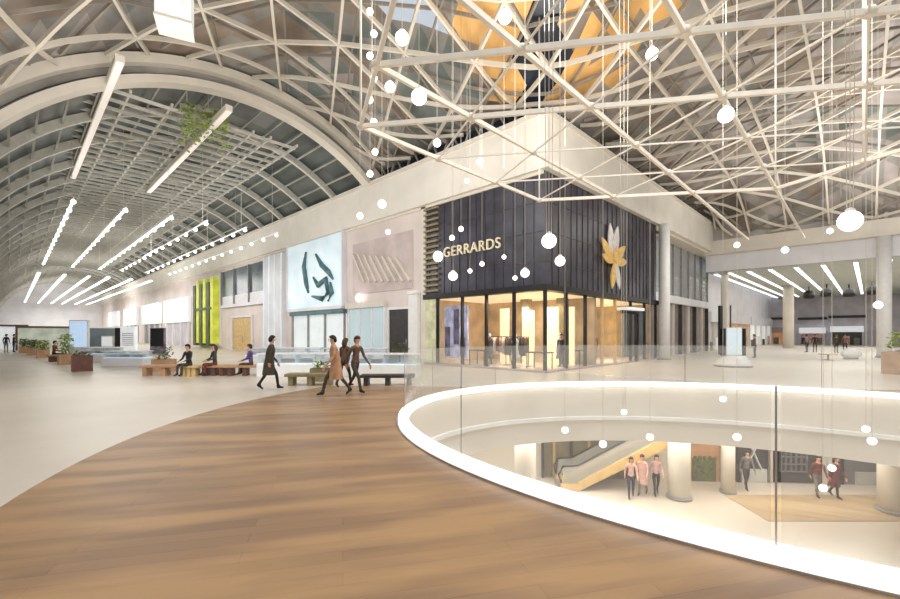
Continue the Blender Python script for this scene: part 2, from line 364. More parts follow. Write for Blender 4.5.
def person(label, loc, rz, pose='stand', top='charcoal', bottom='black', skin=0, hair='black', ht=1.72, stride=.32, long_hair=False, group=None, arms='down', head_turn=0, coat=False, bag=None):
    root = thing('person', label, 'person', loc, rz, group); k = ht/1.72
    J = {}; seat = pose == 'sit'
    pz = .50 if seat else (.93 if pose == 'stand' else .90)
    lean = .03 if pose != 'walk' else .07
    J['pelvis'] = (0, 0, pz); J['waist'] = (0, lean*.3, pz+.15); J['chest'] = (0, lean*.8, pz+.36); J['upchest'] = (0, lean, pz+.48)
    J['neck'] = (0, lean+.015, pz+.575); J['headlo'] = (0, lean+.035, pz+.66); J['headhi'] = (0, lean+.03, pz+.755)
    for sd, n in ((-1, 'L'), (1, 'R')):
        ph = sd*stride
        J['hip'+n] = (sd*.095, 0, pz-.05)
        if seat:
            J['kn'+n] = (sd*.12, .42, .48); J['an'+n] = (sd*.12, .44, .09); J['toe'+n] = (sd*.13, .60, .035); J['heel'+n] = (sd*.12, .41, .045)
        elif pose == 'walk':
            J['kn'+n] = (sd*.09, ph*.55+.06, .50 if sd > 0 else .49); 
            if sd > 0: J['an'+n] = (sd*.085, ph, .09); J['toe'+n] = (sd*.09, ph+.17, .06); J['heel'+n] = (sd*.085, ph-.04, .045)
            else: J['an'+n] = (sd*.085, ph-.04, .17); J['toe'+n] = (sd*.09, ph+.10, .035); J['heel'+n] = (sd*.085, ph-.09, .15)
        else:
            J['kn'+n] = (sd*.1, .02, .50); J['an'+n] = (sd*.1, 0, .09); J['toe'+n] = (sd*.125, .16, .035); J['heel'+n] = (sd*.1, -.04, .045)
        J['sh'+n] = (sd*.175, lean, pz+.475)
        sw = -ph*.75 if pose == 'walk' else .02
        if seat or arms == 'fwd':
            J['el'+n] = (sd*.22, lean+.08, pz+.22); J['wr'+n] = (sd*.14, lean+.30, pz+.13); J['pa'+n] = (sd*.12, lean+.37, pz+.11)
        else:
            J['el'+n] = (sd*.225, lean+sw*.4-.02, pz+.2); J['wr'+n] = (sd*.235, lean+sw+.05, pz-.03); J['pa'+n] = (sd*.235, lean+sw+.08, pz-.11)
    J = {a: Vector(v)*k for a, v in J.items()}
    R = {'pelvis': (.135, .105), 'waist': (.12, .095), 'chest': (.145, .105), 'upchest': (.13, .09), 'neck': (.052, .052), 'headlo': (.068, .075), 'headhi': (.075, .088)}
    for n in 'LR': R.update({'hip'+n: .088, 'kn'+n: .055, 'an'+n: .042, 'toe'+n: .03, 'heel'+n: .036, 'sh'+n: .058, 'el'+n: .042, 'wr'+n: .028, 'pa'+n: (.034, .02)})
    R = {a: (tuple(x*k for x in v) if isinstance(v, tuple) else v*k) for a, v in R.items()}
    E = [('pelvis', 'waist', 't'), ('waist', 'chest', 't'), ('chest', 'upchest', 't'), ('upchest', 'neck', 's'), ('neck', 'headlo', 's'), ('headlo', 'headhi', 's')]
    for n in 'LR': E += [('pelvis', 'hip'+n, 'b'), ('hip'+n, 'kn'+n, 'b'), ('kn'+n, 'an'+n, 'b'), ('an'+n, 'toe'+n, 'h'), ('an'+n, 'heel'+n, 'h'), ('upchest', 'sh'+n, 't'), ('sh'+n, 'el'+n, 't'), ('el'+n, 'wr'+n, 't'), ('wr'+n, 'pa'+n, 's')]
    em = body_mesh(J, E, R, None, None)
    mb = MB(); mb.v = [v.co.copy() for v in em.vertices]; mi = {'s': 0, 't': 1, 'b': 2, 'h': 3}
    for p in em.polygons:
        c = p.center; best = min(E, key=lambda e: seg_dist(c, J[e[0]], J[e[1]])); mb.f.append(list(p.vertices)); mb.mi.append(mi[best[2]]); mb.smooth.append(True)
    bpy.data.meshes.remove(em)
    # face, ears, hands
    hc = (J['headlo']+J['headhi'])/2+Vector((0, .012, .01))*k
    mb.cur = 0; mb.sphere(hc+Vector((0, .095, -.02))*k, .014*k, 8, 6, .8, 1.2, 1.6)
    for sd in (-1, 1): mb.sphere(hc+Vector((sd*.083, -.005, -.01))*k, .02*k, 8, 6, .45, .8, 1.4)
    mb.cur = 4
    for sd in (-1, 1): mb.sphere(hc+Vector((sd*.031, .085, .012))*k, .010*k, 6, 5, 1.2, .6, .7)
    mb.cur = 5; mb.sphere(hc+Vector((0, .088, -.055))*k, .02*k, 8, 5, 1.1, .5, .3)
    mb.cur = 0
    for n, sd in (('L', -1), ('R', 1)):
        d = (J['pa'+n]-J['wr'+n]).normalized(); side = Vector((0, 1, 0)) if abs(d.z) > .6 else Vector((sd*1., 0, 0)); side = (side-d*side.dot(d)).normalized(); nrm = d.cross(side).normalized()*(1 if d.cross(side).x*-sd > 0 else -1)
        for q, ln in zip((-1.5, -.5, .5, 1.5), (.06, .075, .08, .07)):
            base = J['pa'+n]+side*q*.017*k
            mb.tube([base-d*.02*k, base+d*ln*.5*k, base+d*ln*.8*k+nrm*.012*k, base+d*ln*k+nrm*.03*k], [.0095*k, .009*k, .008*k, .006*k], 6)
        tb = J['wr'+n]+d*.03*k+side*.02*k
        mb.tube([tb, tb+side*.03*k+d*.02*k, tb+side*.035*k+d*.055*k+nrm*.012*k], [.012*k, .011*k, .008*k], 6)
    mb.build('body', [SKINS[skin], M[top], M[bottom], M['black'], M['gloss_black'], M['pinkcloth']], root)
    hb = MB(); rows = []
    for i in range(9):
        a = -.15+(PI/2+.15)*i/8; z = math.sin(a); rr = max(math.cos(a), .03)
        rows.append([hc+Vector((.098*rr*math.cos(t), -.012+.112*rr*math.sin(t)*(1 if math.sin(t) < 0 else .82), .02+.105*z+(.05*max(0, math.sin(t))*(1-z) if i < 5 else 0)))*k for t in [2*PI*j/16 for j in range(16)]])
    hb.grid(rows, True, True, True)
    if long_hair: hb.tube([hc+Vector((0, -.07, .03))*k, hc+Vector((0, -.10, -.1))*k, hc+Vector((0, -.10, -.24))*k], [.085*k, .09*k, .05*k], 12)
    else: hb.tube([hc+Vector((0, -.05, .03))*k, hc+Vector((0, -.07, -.05))*k, hc+Vector((0, -.06, -.085))*k], [.08*k, .07*k, .055*k], 12)
    hb.build('hair', hair, root)
    if coat:
        cb = MB(); rows = []
        for i, (z, rx, ry) in enumerate([(pz+.44, .15, .115), (pz+.3, .175, .135), (pz+.12, .16, .13), (pz-.05, .185, .155), (pz-.3, .21, .19), (pz-.42, .215, .2)]):
            rows.append([Vector((rx*math.cos(t), ry*math.sin(t)+lean*max(0, (z-pz))/.48, z))*k for t in [2*PI*j/20 for j in range(20)]])
        cb.grid(rows, True, True, False); cb.build('coat', top, root)
    if bag:
        h_ = J['paR']; bb = MB(); bb.bev(h_.x-.05, h_.x+.06, h_.y-.15, h_.y+.15, h_.z-.42, h_.z-.12, .02); bo = bb.build('shopping_bag', bag, None, None); bo.location = root.location; bo.rotation_euler = root.rotation_euler
        bo2 = MB(); bo2.tube([h_+Vector((0, -.08, -.13)), h_+Vector((0, -.05, -.01)), h_+Vector((0, .05, -.01)), h_+Vector((0, .08, -.13))], .006, 6); bo2.build('handle', bag, bo)
        tag(bo, 'bag carried by the '+label.split(' on ')[0].split(' beside ')[0].replace('person in ', 'walker in '), 'bag')
    return root
def bare(v, z=.012): return (v.x, v.y, z)
def facing(dx, dy): return math.atan2(dy, dx)-PI/2
mk('c_tan', srgb(186, 142, 108), .8, var=.1, scale=8); mk('c_brown', srgb(104, 80, 64), .8, var=.15, scale=8); mk('c_red', srgb(116, 52, 46), .8, var=.15, scale=8)
mk('c_pink', srgb(218, 178, 166), .8, var=.1, scale=8); mk('c_navy', srgb(46, 46, 66), .8, var=.15, scale=8); mk('c_grey', srgb(120, 116, 112), .8, var=.15, scale=8)
mk('c_olive', srgb(72, 64, 50), .8, var=.15, scale=8); mk('h_brown', srgb(70, 50, 40), .7, var=.2, scale=20); mk('h_dark', srgb(40, 33, 30), .7, var=.2, scale=20); mk('c_purple', srgb(98, 72, 124), .8, var=.1, scale=8)
mk('c_white', srgb(224, 222, 218), .8, var=.05, scale=8)
person('person in tan jacket striding beside a companion on the wood floor', bare(fl(336, 396)), facing(-.8, -.5), 'walk', 'c_tan', 'c_olive', 0, 'h_dark', 1.76, .36, coat=True)
person('person in brown top and dark trousers striding on the wood floor', bare(fl(355, 393)), facing(.75, -.55), 'walk', 'c_brown', 'c_olive', 0, 'h_brown', 1.74, .36)
person('person with long brown hair walking behind the tan jacket', bare(fl(344, 388)), facing(.3, .9), 'walk', 'c_brown', 'black', 0, 'h_brown', 1.66, .3, long_hair=True)
person('lone person in dark coat walking past the benches', bare(fl(269, 390), 0), facing(.55, .4), 'walk', 'c_olive', 'black', 0, 'h_dark', 1.76, .26, coat=True)
for (px, py, lab, tp, bt, rz, hr) in [(6, 353, 'person in dark blue top standing by the wide framed screen', 'c_navy', 'c_grey', .3, 'h_dark'), (13.5, 352.5, 'person in black top standing by the wide framed screen', 'black', 'c_navy', -.6, 'h_dark')]:
    person(lab, fl(px, py), rz, 'stand', tp, bt, 0, hr)
for (px, py, lab, tp, bt, rz) in [(807, 352.5, 'person in grey standing before the pink lit shop', 'c_grey', 'charcoal', .4), (815, 352.5, 'person in black standing before the pink lit shop', 'black', 'c_olive', 2.2),
                                  (836, 353, 'person in dark olive standing before the lilac shop', 'c_olive', 'black', 3.0), (845, 353.2, 'person in brown standing before the lilac shop', 'c_brown', 'c_navy', 2.6)]:
    person(lab, fl(px, py), rz, 'stand', tp, bt, 1, 'h_dark')
person('person in dark coat queuing beside the white info kiosk', fl(755, 358), 1.2, 'stand', 'c_grey', 'charcoal', 0, 'h_brown')
def lp(px, py):
    Y = F*(EYE-LOWZ)/(py-HOR); return Vector(((px-450)/F*Y, Y, LOWZ))
for (px, py, lab, tp, bt, rz, lh) in [(631, 498, 'person in pink top walking foremost by the escalator below', 'c_pink', 'c_navy', 2.8, True), (643, 495, 'person in pale pink coat walking in the lower walkway', 'c_pink', 'c_grey', 2.4, False), (656, 495, 'person in rose top and dark trousers in the lower walkway', 'pinkcloth', 'black', 2.9, True),
                                  (817, 497, 'person in dark red top walking below by the banner shop', 'c_red', 'c_grey', 2.9, False), (834, 498, 'person in dark red coat walking below by the white shop', 'c_red', 'black', 3.4, True), (746, 490, 'person in grey top standing below beside the crossed banners', 'c_grey', 'charcoal', 3.0, False)]:
    person(lab, lp(px, py)+Vector((0, 0, .021)) if px > 700 else lp(px, py), rz, 'walk', tp, bt, 0, 'h_dark', 1.7, .2, long_hair=lh, coat='coat' in lab)

# ------------------------------------------------------------------ corner building
FB, FT = 9.4, 12.1        # fascia bottom / top
LX = 138.0                # length of the left wing
b = MB(); b.wbox(-.3, LX, -.3, .6, FB, FT); b.wbox(-.3, .6, .6, 46, FB, FT)
struct(b.build('trim_fascia', 'fascia'))
# thin shadow lip
b = MB(); b.wbox(-.34, LX, -.36, -.3, FT-.28, FT-.1); b.wbox(-.36, -.3, -.3, 46, FT-.28, FT-.1); b.wbox(.05, LX, -.1, 0, FB-.16, FB); struct(b.build('trim_fascia_lip', 'cream'))
# upper clerestory (dark) behind the fascia edge
b = MB(); b.wbox(1.0, LX, 1.0, 2, FT-.2, 16); b.wbox(1.0, 2, 2, 46, FT-.2, 16); struct(b.build('wall_clerestory', 'p_navy'))
b = MB()
for k in range(24):
    t0 = .8+k*1.7
    b.beam(W(.7, t0, FT), W(.7, t0+.85, FT+1.5), .1); b.beam(W(.7, t0+.85, FT+1.5), W(.7, t0+1.7, FT), .1)
for k in range(8):
    s0 = .8+k*1.7
    b.beam(W(s0, .7, FT), W(s0+.85, .7, FT+1.5), .1); b.beam(W(s0+.85, .7, FT+1.5), W(s0+1.7, .7, FT), .1)
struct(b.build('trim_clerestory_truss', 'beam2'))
# soffit slab behind fascia over shops (ceiling of first store)
SZ = 3.85                  # shop glass head
b = MB(); b.wbox(.3, 12.5, .3, 16.2, FB-.2, FB); struct(b.build('ceiling_corner_shop', 'charcoal'))
# store upper cladding
st = thing('corner_shop', 'dark slate clad corner shop with warm lit glass front and raised gilt letters', 'shop', W(0, 0, 0), ANG_U)
def toS(p): # world -> local of st
    return st.matrix_basis.inverted() @ Vector(p)
st_inv = (Matrix.Translation(W(0, 0, 0)) @ Matrix.Rotation(ANG_U, 4, 'Z')).inverted()
def SB():
    return MB()
def sbuild(mb, name, m):
    mb.v = [st_inv @ v for v in mb.v]; return mb.build(name, m, st)
b = MB(); b.wbox(0, 8.24, 0, .3, SZ, FB-.02); b.wbox(0, .3, .3, 14.4, SZ, FB-.02); sbuild(b, 'upper_cladding', 'slate')
b = MB()
for k in range(1, 14): b.wbox(k*.6, k*.6+.03, -.04, .0, SZ+.3, FB-.05)
for k in range(1, 24): b.wbox(-.04, 0, k*.6, k*.6+.03, SZ+.3, FB-.05)
for z in (5.2, 6.6, 8.0): b.wbox(-.03, 8.2, -.03, 0, z, z+.03); b.wbox(-.03, 0, 0, 14.2, z, z+.03)
sbuild(b, 'cladding_joints', 'slate2')
b = MB()
for k in range(16): b.wbox(7.0, 8.2, -.16, -.02, SZ+.4+k*.32, SZ+.52+k*.32)
sbuild(b, 'louvre', 'olive')
b = MB(); b.wbox(-.18, 8.24, -.18, .3, SZ-.02, SZ+.26); b.wbox(-.18, .3, .3, 14.4, SZ-.02, SZ+.26); sbuild(b, 'canopy_band', 'black')
b = MB(); b.wbox(8.1, 8.5, -.1, .3, .0, FB-.02); sbuild(b, 'edge_pilaster', 'cream')
b = MB(); b.wbox(7.2, 8.08, -.12, .25, .12, SZ-.03); o = sbuild(b, 'end_pier', mat('greencream', srgb(214, 214, 178), .5, var=.1)); o['label'] = 'pale green pier'
b = MB(); b.wbox(-.12, 8.2, -.12, .3, 0, .1); b.wbox(-.12, .3, .3, 14.4, 0, .1); sbuild(b, 'base_plinth', 'mauvewall')
for s_ in (0, 1.75, 3.5, 5.2, 7.15):
    b = MB(); b.wbox(s_-.06, s_+.06, -.08, .08, .1, SZ-.02); sbuild(b, 'mullion', 'black')
for t_ in (1.9, 3.9, 5.9, 7.6, 9.9, 12.2, 14.3):
    b = MB(); b.wbox(-.08, .08, t_-.06, t_+.06, .1, SZ-.02); o = sbuild(b, 'mullion', 'tan' if t_ in (5.9, 7.6) else 'black')
prev = 0.06
for s_ in (1.75, 3.5, 5.2, 7.15):
    b = MB(); b.wbox(prev, s_-.06, -.012, .012, .1, SZ-.02); sbuild(b, 'window_pane', 'shopglass'); prev = s_+.06
prev = 0.08
for t_ in (1.9, 3.9, 5.9, 7.6, 9.9, 12.2, 14.3):
    b = MB(); b.wbox(-.012, .012, prev, t_-.06, .1, SZ-.02)
    if t_ != 7.6: sbuild(b, 'window_pane', 'shopglass')
    prev = t_+.06
b = MB(); b.wbox(-.9, -.08, 7.7, 9.8, 3.2, 3.36); o = sbuild(b, 'door_canopy', 'screenwhite'); o['label'] = 'white lit door canopy'
b = MB(); b.wbox(-.5, -.3, 9.75, 9.95, .1, 3.2); b.wbox(-.5, -.3, 7.7, 9.75, 3.0, 3.2); sbuild(b, 'door_portal', 'gloss_black')
# interior shell
b = MB(); b.wbox(.3, 8.0, .3, 13.8, -.02, .06); sbuild(b, 'shop_floor', 'stone')
b = MB(); b.wbox(.3, 8.2, 5.6, 5.8, .06, SZ); b.wbox(4.6, 4.8, 5.8, 14.3, .06, SZ); o = sbuild(b, 'back_wall', 'warmwall')
b = MB(); b.wbox(7.9, 8.2, .3, 5.6, .06, SZ); sbuild(b, 'side_wall', 'warmwall')
b = MB(); b.wbox(.3, 4.6, 14.1, 14.3, .06, SZ); sbuild(b, 'side_wall', 'warmwall')
b = MB(); b.wbox(.3, 8.2, .3, 5.6, SZ, SZ+.15); b.wbox(.3, 4.6, 5.6, 14.3, SZ, SZ+.15); sbuild(b, 'shop_ceiling', 'warmlight')  # lit look of the ceiling put in as a glow
b = MB(); b.wbox(5.3, 7.1, .5, .62, .4, 3.4); o = sbuild(b, 'window_backdrop', 'violetlit'); o['label'] = 'violet window backdrop'
b = MB()
for i, (s0, z0, z1, t_) in enumerate([(6.8, .5, 2.2, .46), (6.1, 1.2, 3.2, .46), (5.6, .6, 1.6, .46)]): b.wbox(s0-.18, s0+.18, t_-.04, t_+.03, z0, z1)
sbuild(b, 'window_poster', 'purple')
b = MB(); b.wbox(.5, .62, 10.2, 13.9, .3, 3.5); o = sbuild(b, 'window_backdrop', 'screendark'); o['label'] = 'blue grey window backdrop'
for (s0, s1, t_) in [(4.5, 5.1, 3.2), (3.0, 3.35, 3.0), (1.6, 2.3, 3.9), (.9, 1.2, 4.4)]:
    b = MB(); b.wbox(s0, s1, t_, t_+.12, .07, 3.3); sbuild(b, 'lit_panel', 'warmlight')
for (t0, t1, s_) in [(2.6, 3.1, 2.6), (4.6, 5.0, 2.4), (6.3, 7.2, 3.6), (8.2, 9.2, 3.9)]:
    b = MB(); b.wbox(s_, s_+.12, t0, t1, .07, 3.1); sbuild(b, 'lit_panel', 'warmlight')
for (s0, t0) in [(3.9, 4.2), (1.9, 4.9), (3.2, 7.4), (3.0, 10.6)]:
    b = MB(); b.wbox(s0-.25, s0+.25, t0-.25, t0+.25, .06, SZ); sbuild(b, 'pillar', 'olive')
# sign letters + round badge (left face)
def text_mesh(txt, size, depth, name, m, parent, matrix, sx=1.0):
    cu = bpy.data.curves.new('t', 'FONT'); cu.body = txt; cu.size = size; cu.extrude = depth; cu.align_x = 'CENTER'; cu.align_y = 'CENTER'; cu.space_character = 1.12
    ob = bpy.data.objects.new('t', cu); col.objects.link(ob)
    dg = bpy.context.evaluated_depsgraph_get(); dg.update(); me = bpy.data.meshes.new_from_object(ob.evaluated_get(dg)); bpy.data.objects.remove(ob)
    me.transform(Matrix.Diagonal((sx, 1, 1, 1))); me.transform(matrix); me.materials.clear(); me.materials.append(M[m])
    o = bpy.data.objects.new(name, me); col.objects.link(o); o.parent = parent; return o
def face_left(s, z, off):      # maps text x,y -> along -U (reads left to right for a viewer outside), up ; outwards = -V
    x = Vector((-U.x, -U.y, 0)); n = Vector((-V.x, -V.y, 0)); o = W(s, -off, z)
    return Matrix(((x.x, 0, n.x, o.x), (x.y, 0, n.y, o.y), (0, 1, 0, o.z), (0, 0, 0, 1)))
def face_right(t, z, off):
    x = Vector((V.x, V.y, 0)); n = Vector((-U.x, -U.y, 0)); o = W(-off, t, z)
    return Matrix(((x.x, 0, n.x, o.x), (x.y, 0, n.y, o.y), (0, 1, 0, o.z), (0, 0, 0, 1)))
text_mesh('GERRARDS', .78, .05, 'sign_letters', 'signcream', st, st_inv @ face_left(4.55, 6.38, .08), .98)
b = MB(); c = W(7.0, -.1, 6.25); b.sphere(c, .3, 14, 10, 1, 1, 1); o = sbuild(b, 'sign_badge', 'lamp'); o['label'] = 'round lit sign badge'
# petal emblem (right face)
em = thing('wall_emblem', 'gilt and silver petal emblem on the dark slate shop wall', 'emblem', W(-.05, 6.95, 5.9), ANG_V)
def petal(x, z, L_, w, ang, m, y):
    b = MB(); n = 12; L1, L2 = [], []
    for i in range(n+1):
        f = i/n; a = w*math.sin(PI*f)**.8; 
        L1.append((-a/2, f*L_)); L2.append((a/2, f*L_))
    y = -y; pts = L1+L2[::-1][1:-1]; ca, sa = math.cos(ang), math.sin(ang)
    P = [(1.45*(x+p*ca-q*sa), 1.12*(z+p*sa+q*ca)) for p, q in pts]
    b.face([(p, y, q) for p, q in P]); b.face([(p, y-.06, q) for p, q in P][::-1])
    for i in range(len(P)):
        j = (i+1) % len(P); b.face([(P[i][0], y, P[i][1]), (P[j][0], y, P[j][1]), (P[j][0], y-.06, P[j][1]), (P[i][0], y-.06, P[i][1])])
    return b.build('petal', m, em)
for sg in (1,):
    petal(0, 0, 2.0, .55, .12, 'silver', .07); petal(0, 0, 2.0, .55, -.2, 'silver', .12)
    petal(0, 0, 1.5, .5, .75, 'gold', .10); petal(0, 0, 1.5, .5, -.8, 'gold', .15)
    petal(0, 0, 1.1, .45, 1.35, 'gold', .17); petal(0, 0, 1.2, .45, -1.4, 'gold', .19)
    petal(0, .1, 1.5, .45, PI-.2, 'gold', .22); petal(0, .1, 1.5, .4, PI+.25, 'silver', .25)
    petal(0, -.1, .9, .3, 0, 'gold', .28)

# shop furniture on the shop floor
def table(label, s, t, m='charcoal', w=.6):
    o = thing('display_table', label, 'table', W(s, t, .06), ANG_U)
    b = MB(); b.bev(-w, w, -.4, .4, .78, .84, .015); b.build('tabletop', m, o)
    for sx in (-1, 1):
        for sy in (-1, 1):
            b = MB(); b.tube([(sx*(w-.07), sy*.33, 0), (sx*(w-.07), sy*.33, .78)], .03, 8); b.build('leg', 'black', o)
table('low dark display table in the corner shop window by the violet backdrop', 5.0, 1.3)
table('dark display table in the corner shop beside the sharp glass corner', 1.2, 1.4, 'black')
table('small dark display table in the corner shop behind the right glazing', 1.2, 4.9, 'charcoal')
def rack(label, s, t, ang, cols):
    o = thing('clothes_rack', label, 'rack', W(s, t, .06), ang)
    for x in (-.75, .75):
        b = MB(); b.tube([(x, 0, .03), (x, 0, 1.6)], .022, 8); b.beam((x, -.25, .015), (x, .25, .015), .05, .03); b.build('upright', 'black', o)
    b = MB(); b.tube([(-.78, 0, 1.58), (.78, 0, 1.58)], .02, 8); b.build('rail', 'black', o)
    for k in range(7):
        x = -.62+k*.205; L_ = .75+.2*((k*3) % 4)/3
        b = MB(); b.grid([[(x+rx*math.cos(a), ry*math.sin(a), z) for a in [2*PI*j/12 for j in range(12)]] for rx, ry, z in ((.02, .03, 1.56), (.05, .2, 1.48), (.06, .19, 1.2), (.075, .22, 1.5-L_))], True, True, True); b.build('garment', cols[k % len(cols)], o)
    return o
rack('clothes rack of dark garments behind the left glazing of the corner shop', 3.0, 2.0, ANG_U, ['c_brown', 'c_olive', 'charcoal'])
rack('clothes rack of pink and red garments behind the right glazing of the corner shop', 1.6, 6.2, ANG_V, ['pinkcloth', 'c_red', 'c_white'])
rack('clothes rack of violet garments just inside the shop door', 2.2, 7.7, ANG_V, ['c_purple', 'pinkcloth', 'c_grey'])
rack('clothes rack of tan garments beside the violet window backdrop', 4.4, 2.4, ANG_U, ['c_tan', 'c_brown', 'c_white'])
def mannequin(label, s, t, m, rz, m2='white'):
    o = thing('mannequin', label, 'mannequin', W(s, t, .06), rz)
    b = MB(); b.lathe([(.22, 0), (.22, .03), (.03, .04), (.025, .75)], 16); b.build('stand', 'steel', o)
    b = MB(); b.lathe([(.16, .7), (.2, .78), (.165, .9), (.13, 1.05), (.175, 1.25), (.2, 1.36), (.12, 1.46), (.055, 1.5), (.05, 1.56)], 18); b.build('torso', m, o)
    b = MB(); b.sphere((0, 0, 1.66), .1, 14, 10, .85, 1, 1.2); b.build('head', m2, o)
    b = MB(); b.lathe([(.26, .42), (.22, .6), (.18, .8), (.15, .95)], 18); b.build('skirt', m, o)
mannequin('mannequin in pale dress standing in the corner shop window', 2.4, 1.0, 'c_white', .3)
mannequin('mannequin in rose dress behind the right glazing of the corner shop', .9, 6.6, 'pinkcloth', .3)
mannequin('mannequin in mauve dress beside the shop door behind glass', 1.1, 3.3, 'purple', .3)
mannequin('mannequin in dark coat in the corner shop near the pale green pier', 4.1, 1.0, 'c_olive', .3)
person('person in dark red top browsing inside the corner shop', W(2.1, 9.3, .061), 2.5, 'stand', 'c_red', 'black', 0, 'h_dark')
person('person in black browsing inside the corner shop near the glass corner', W(.8, 2.9, .061), 2.5, 'stand', 'black', 'charcoal', 0, 'h_dark')

# ------------------------------------------------------------------ left facade past the shop
b = MB(); b.wbox(8.5, LX, 0, .5, 0, FB); struct(b.build('wall_left', 'pinkwall'))
def lf(name, label, cat, s, z=0, group=None):       # frame: x along -U (rightwards for viewer), y = outwards (-V) negated
    o = thing(name, label, cat, W(s, 0, z), ANG_U, group); FLIP.add(o.name); return o    # x drawn rightwards for a viewer in front, y outwards
d = lf('door', 'tall dark doorway in the pale wall beside the corner shop', 'door', 10.6)
b = MB(); b.box(-1.0, 1.0, .005, .06, .0, 3.35); leaf_ = b.build('door_leaf', 'charcoal', d)
b = MB(); b.box(-1.12, -1.0, .005, .14, 0, 3.5); b.box(1.0, 1.12, .005, .14, 0, 3.5); b.box(-1.0, 1.0, .005, .14, 3.35, 3.5); b.build('door_frame', 'white', d)
b = MB(); b.tube([(.75, .12, 1.0), (.75, .12, 1.5)], .025, 8); b.beam((.75, .06, 1.05), (.75, .12, 1.05), .03); b.beam((.75, .06, 1.45), (.75, .12, 1.45), .03); hb_ = b.build('handle', 'steel', d); hb_.parent = leaf_
d = lf('pier', 'white square pier between the dark doorway and the corner shop', 'pier', 9.02)
b = MB(); b.box(-.4, .4, .005, .32, 0, 4.2); b.build('shaft', 'white', d); b = MB(); b.box(-.46, .46, .005, .38, 4.2, 4.4); b.build('cap', 'white', d)
d = lf('wall_reflection', 'slanted pale bars imitating strip light reflections on the pinkish wall above the dark doorway', 'reflection', 12.6, 4.6)  # raised bars imitate reflections of strip lights on the wall
b = MB(); b.box(-3.3, 3.3, .003, .05, 0, 3.6); b.build('back_panel', mat('reflectionpanel', srgb(206, 190, 186), .6, var=.1, scale=.6), d)
for k in range(8):
    b = MB(); x = -2.4+k*.7; b.beam((x-.75, .1, 2.9-.12*k), (x+.65, .1, .8-.05*k), .2, .12); b.build('reflection_bar', 'cream', d)
d = lf('shop_window', 'pale teal glass shop window left of the dark doorway', 'window', 14.2)
b = MB(); b.box(-2.2, 2.2, .004, .05, 0, 3.6); b.build('back_panel', 'bluepanel', d)
for x in (-2.2, -.75, .7, 2.1):
    b = MB(); b.box(x, x+.1, .05, .16, 0, 3.6); b.build('mullion', 'white', d)
b = MB(); b.box(-2.1, 2.1, .11, .125, .1, 3.6); b.build('window_pane', 'frost', d)
b = MB(); b.box(-2.3, 2.3, .05, .3, 3.6, 3.95); b.build('sign_band', 'cream', d)
b = MB(); b.sphere((-.5, .34, 4.3), .38, 14, 10, 1, .35, .8); b.build('lit_badge', 'led', d)
d = lf('light_wall', 'tall pale blue lit panel with dark brush stroke figure', 'panel', 21.3, 3.9)
b = MB(); b.box(-4.4, 4.4, .004, .3, 0, 5.4); b.build('back_panel', 'bluepanel', d)
b = MB(); b.box(-4.5, -4.4, .004, .4, -.1, 5.5); b.box(4.4, 4.5, .004, .4, -.1, 5.5); b.box(-4.4, 4.4, .004, .4, -.25, 0); b.build('frame', 'palewhite', d)
for i, P in enumerate([[(-1.0, 4.6), (-1.3, 3.4), (-.9, 2.0), (-.6, 1.2)], [(.6, 4.2), (1.6, 3.2), (2.6, 2.6), (3.2, 2.0)], [(.2, 2.4), (1.0, 1.7), (2.2, 2.1), (2.6, 1.0), (1.6, .6), (.0, .9)], [(2.8, 1.8), (3.1, 1.0), (2.5, .4)]]):
    b = MB(); b.tube([(x, .36, z) for x, z in P], [.08]+[.22]*(len(P)-2)+[.08], 8); b.build('brush_stroke', 'teal', d)
d = lf('shop_window', 'bright white shop window beneath the pale blue lit panel', 'window', 21.0)
b = MB(); b.box(-4.2, 4.2, .004, .06, 0, 3.3); b.build('back_panel', mat('litwindow', srgb(236, 240, 240), .3, var=.06, scale=.7, emit=srgb(230, 238, 240), es=.75), d)
for x in (-4.2, -1.4, 1.3, 4.1):
    b = MB(); b.box(x, x+.12, .06, .22, 0, 3.3); b.build('mullion', 'grey', d)
b = MB(); b.box(-4.1, 4.1, .12, .14, .1, 3.3); b.build('window_pane', 'shopglass', d)
b = MB(); b.box(-4.3, 4.3, .06, .35, 3.3, 3.62); b.build('sign_band', 'teal', d)
d = lf('pier', 'broad white glass clad pier left of the pale blue lit panel', 'pier', 29.0)
b = MB(); b.box(-1.5, 2.4, .005, .45, 0, 9.0); b.build('shaft', 'palewhite', d)
for x in (-1.5, -.3, .9, 2.3):
    b = MB(); b.box(x, x+.1, .45, .52, 0, 9.0); b.build('fin', 'bluepanel', d)
d = lf('upper_window', 'wide dark upper window left of the white glass pier', 'window', 37.0, 5.0)
b = MB(); b.box(-6.0, 6.2, .004, .05, 0, 3.9); b.build('back_panel', 'screendark', d)
for x in (-6.1, -2.2, 2.0, 6.15):
    b = MB(); b.box(x, x+.14, .05, .25, 0, 3.9); b.build('mullion', 'grey', d)
b = MB(); b.box(-6.1, 6.3, .05, .3, -.3, 0); b.build('sill', 'palewhite', d)
b = MB(); b.box(-6.0, 6.2, .09, .1, 0, 1.0); b.build('roller_blind', 'palewhite', d)
d = lf('door', 'wide tan lit doorway beneath the dark upper window', 'door', 37.0)
b = MB(); b.box(-2.7, 2.7, .005, .06, 0, 3.5); leaf_ = b.build('door_leaf', 'tan', d)
b = MB(); b.box(-2.9, -2.7, .005, .2, 0, 3.7); b.box(2.7, 2.9, .005, .2, 0, 3.7); b.box(-2.7, 2.7, .005, .2, 3.5, 3.7); b.build('door_frame', 'palewhite', d)
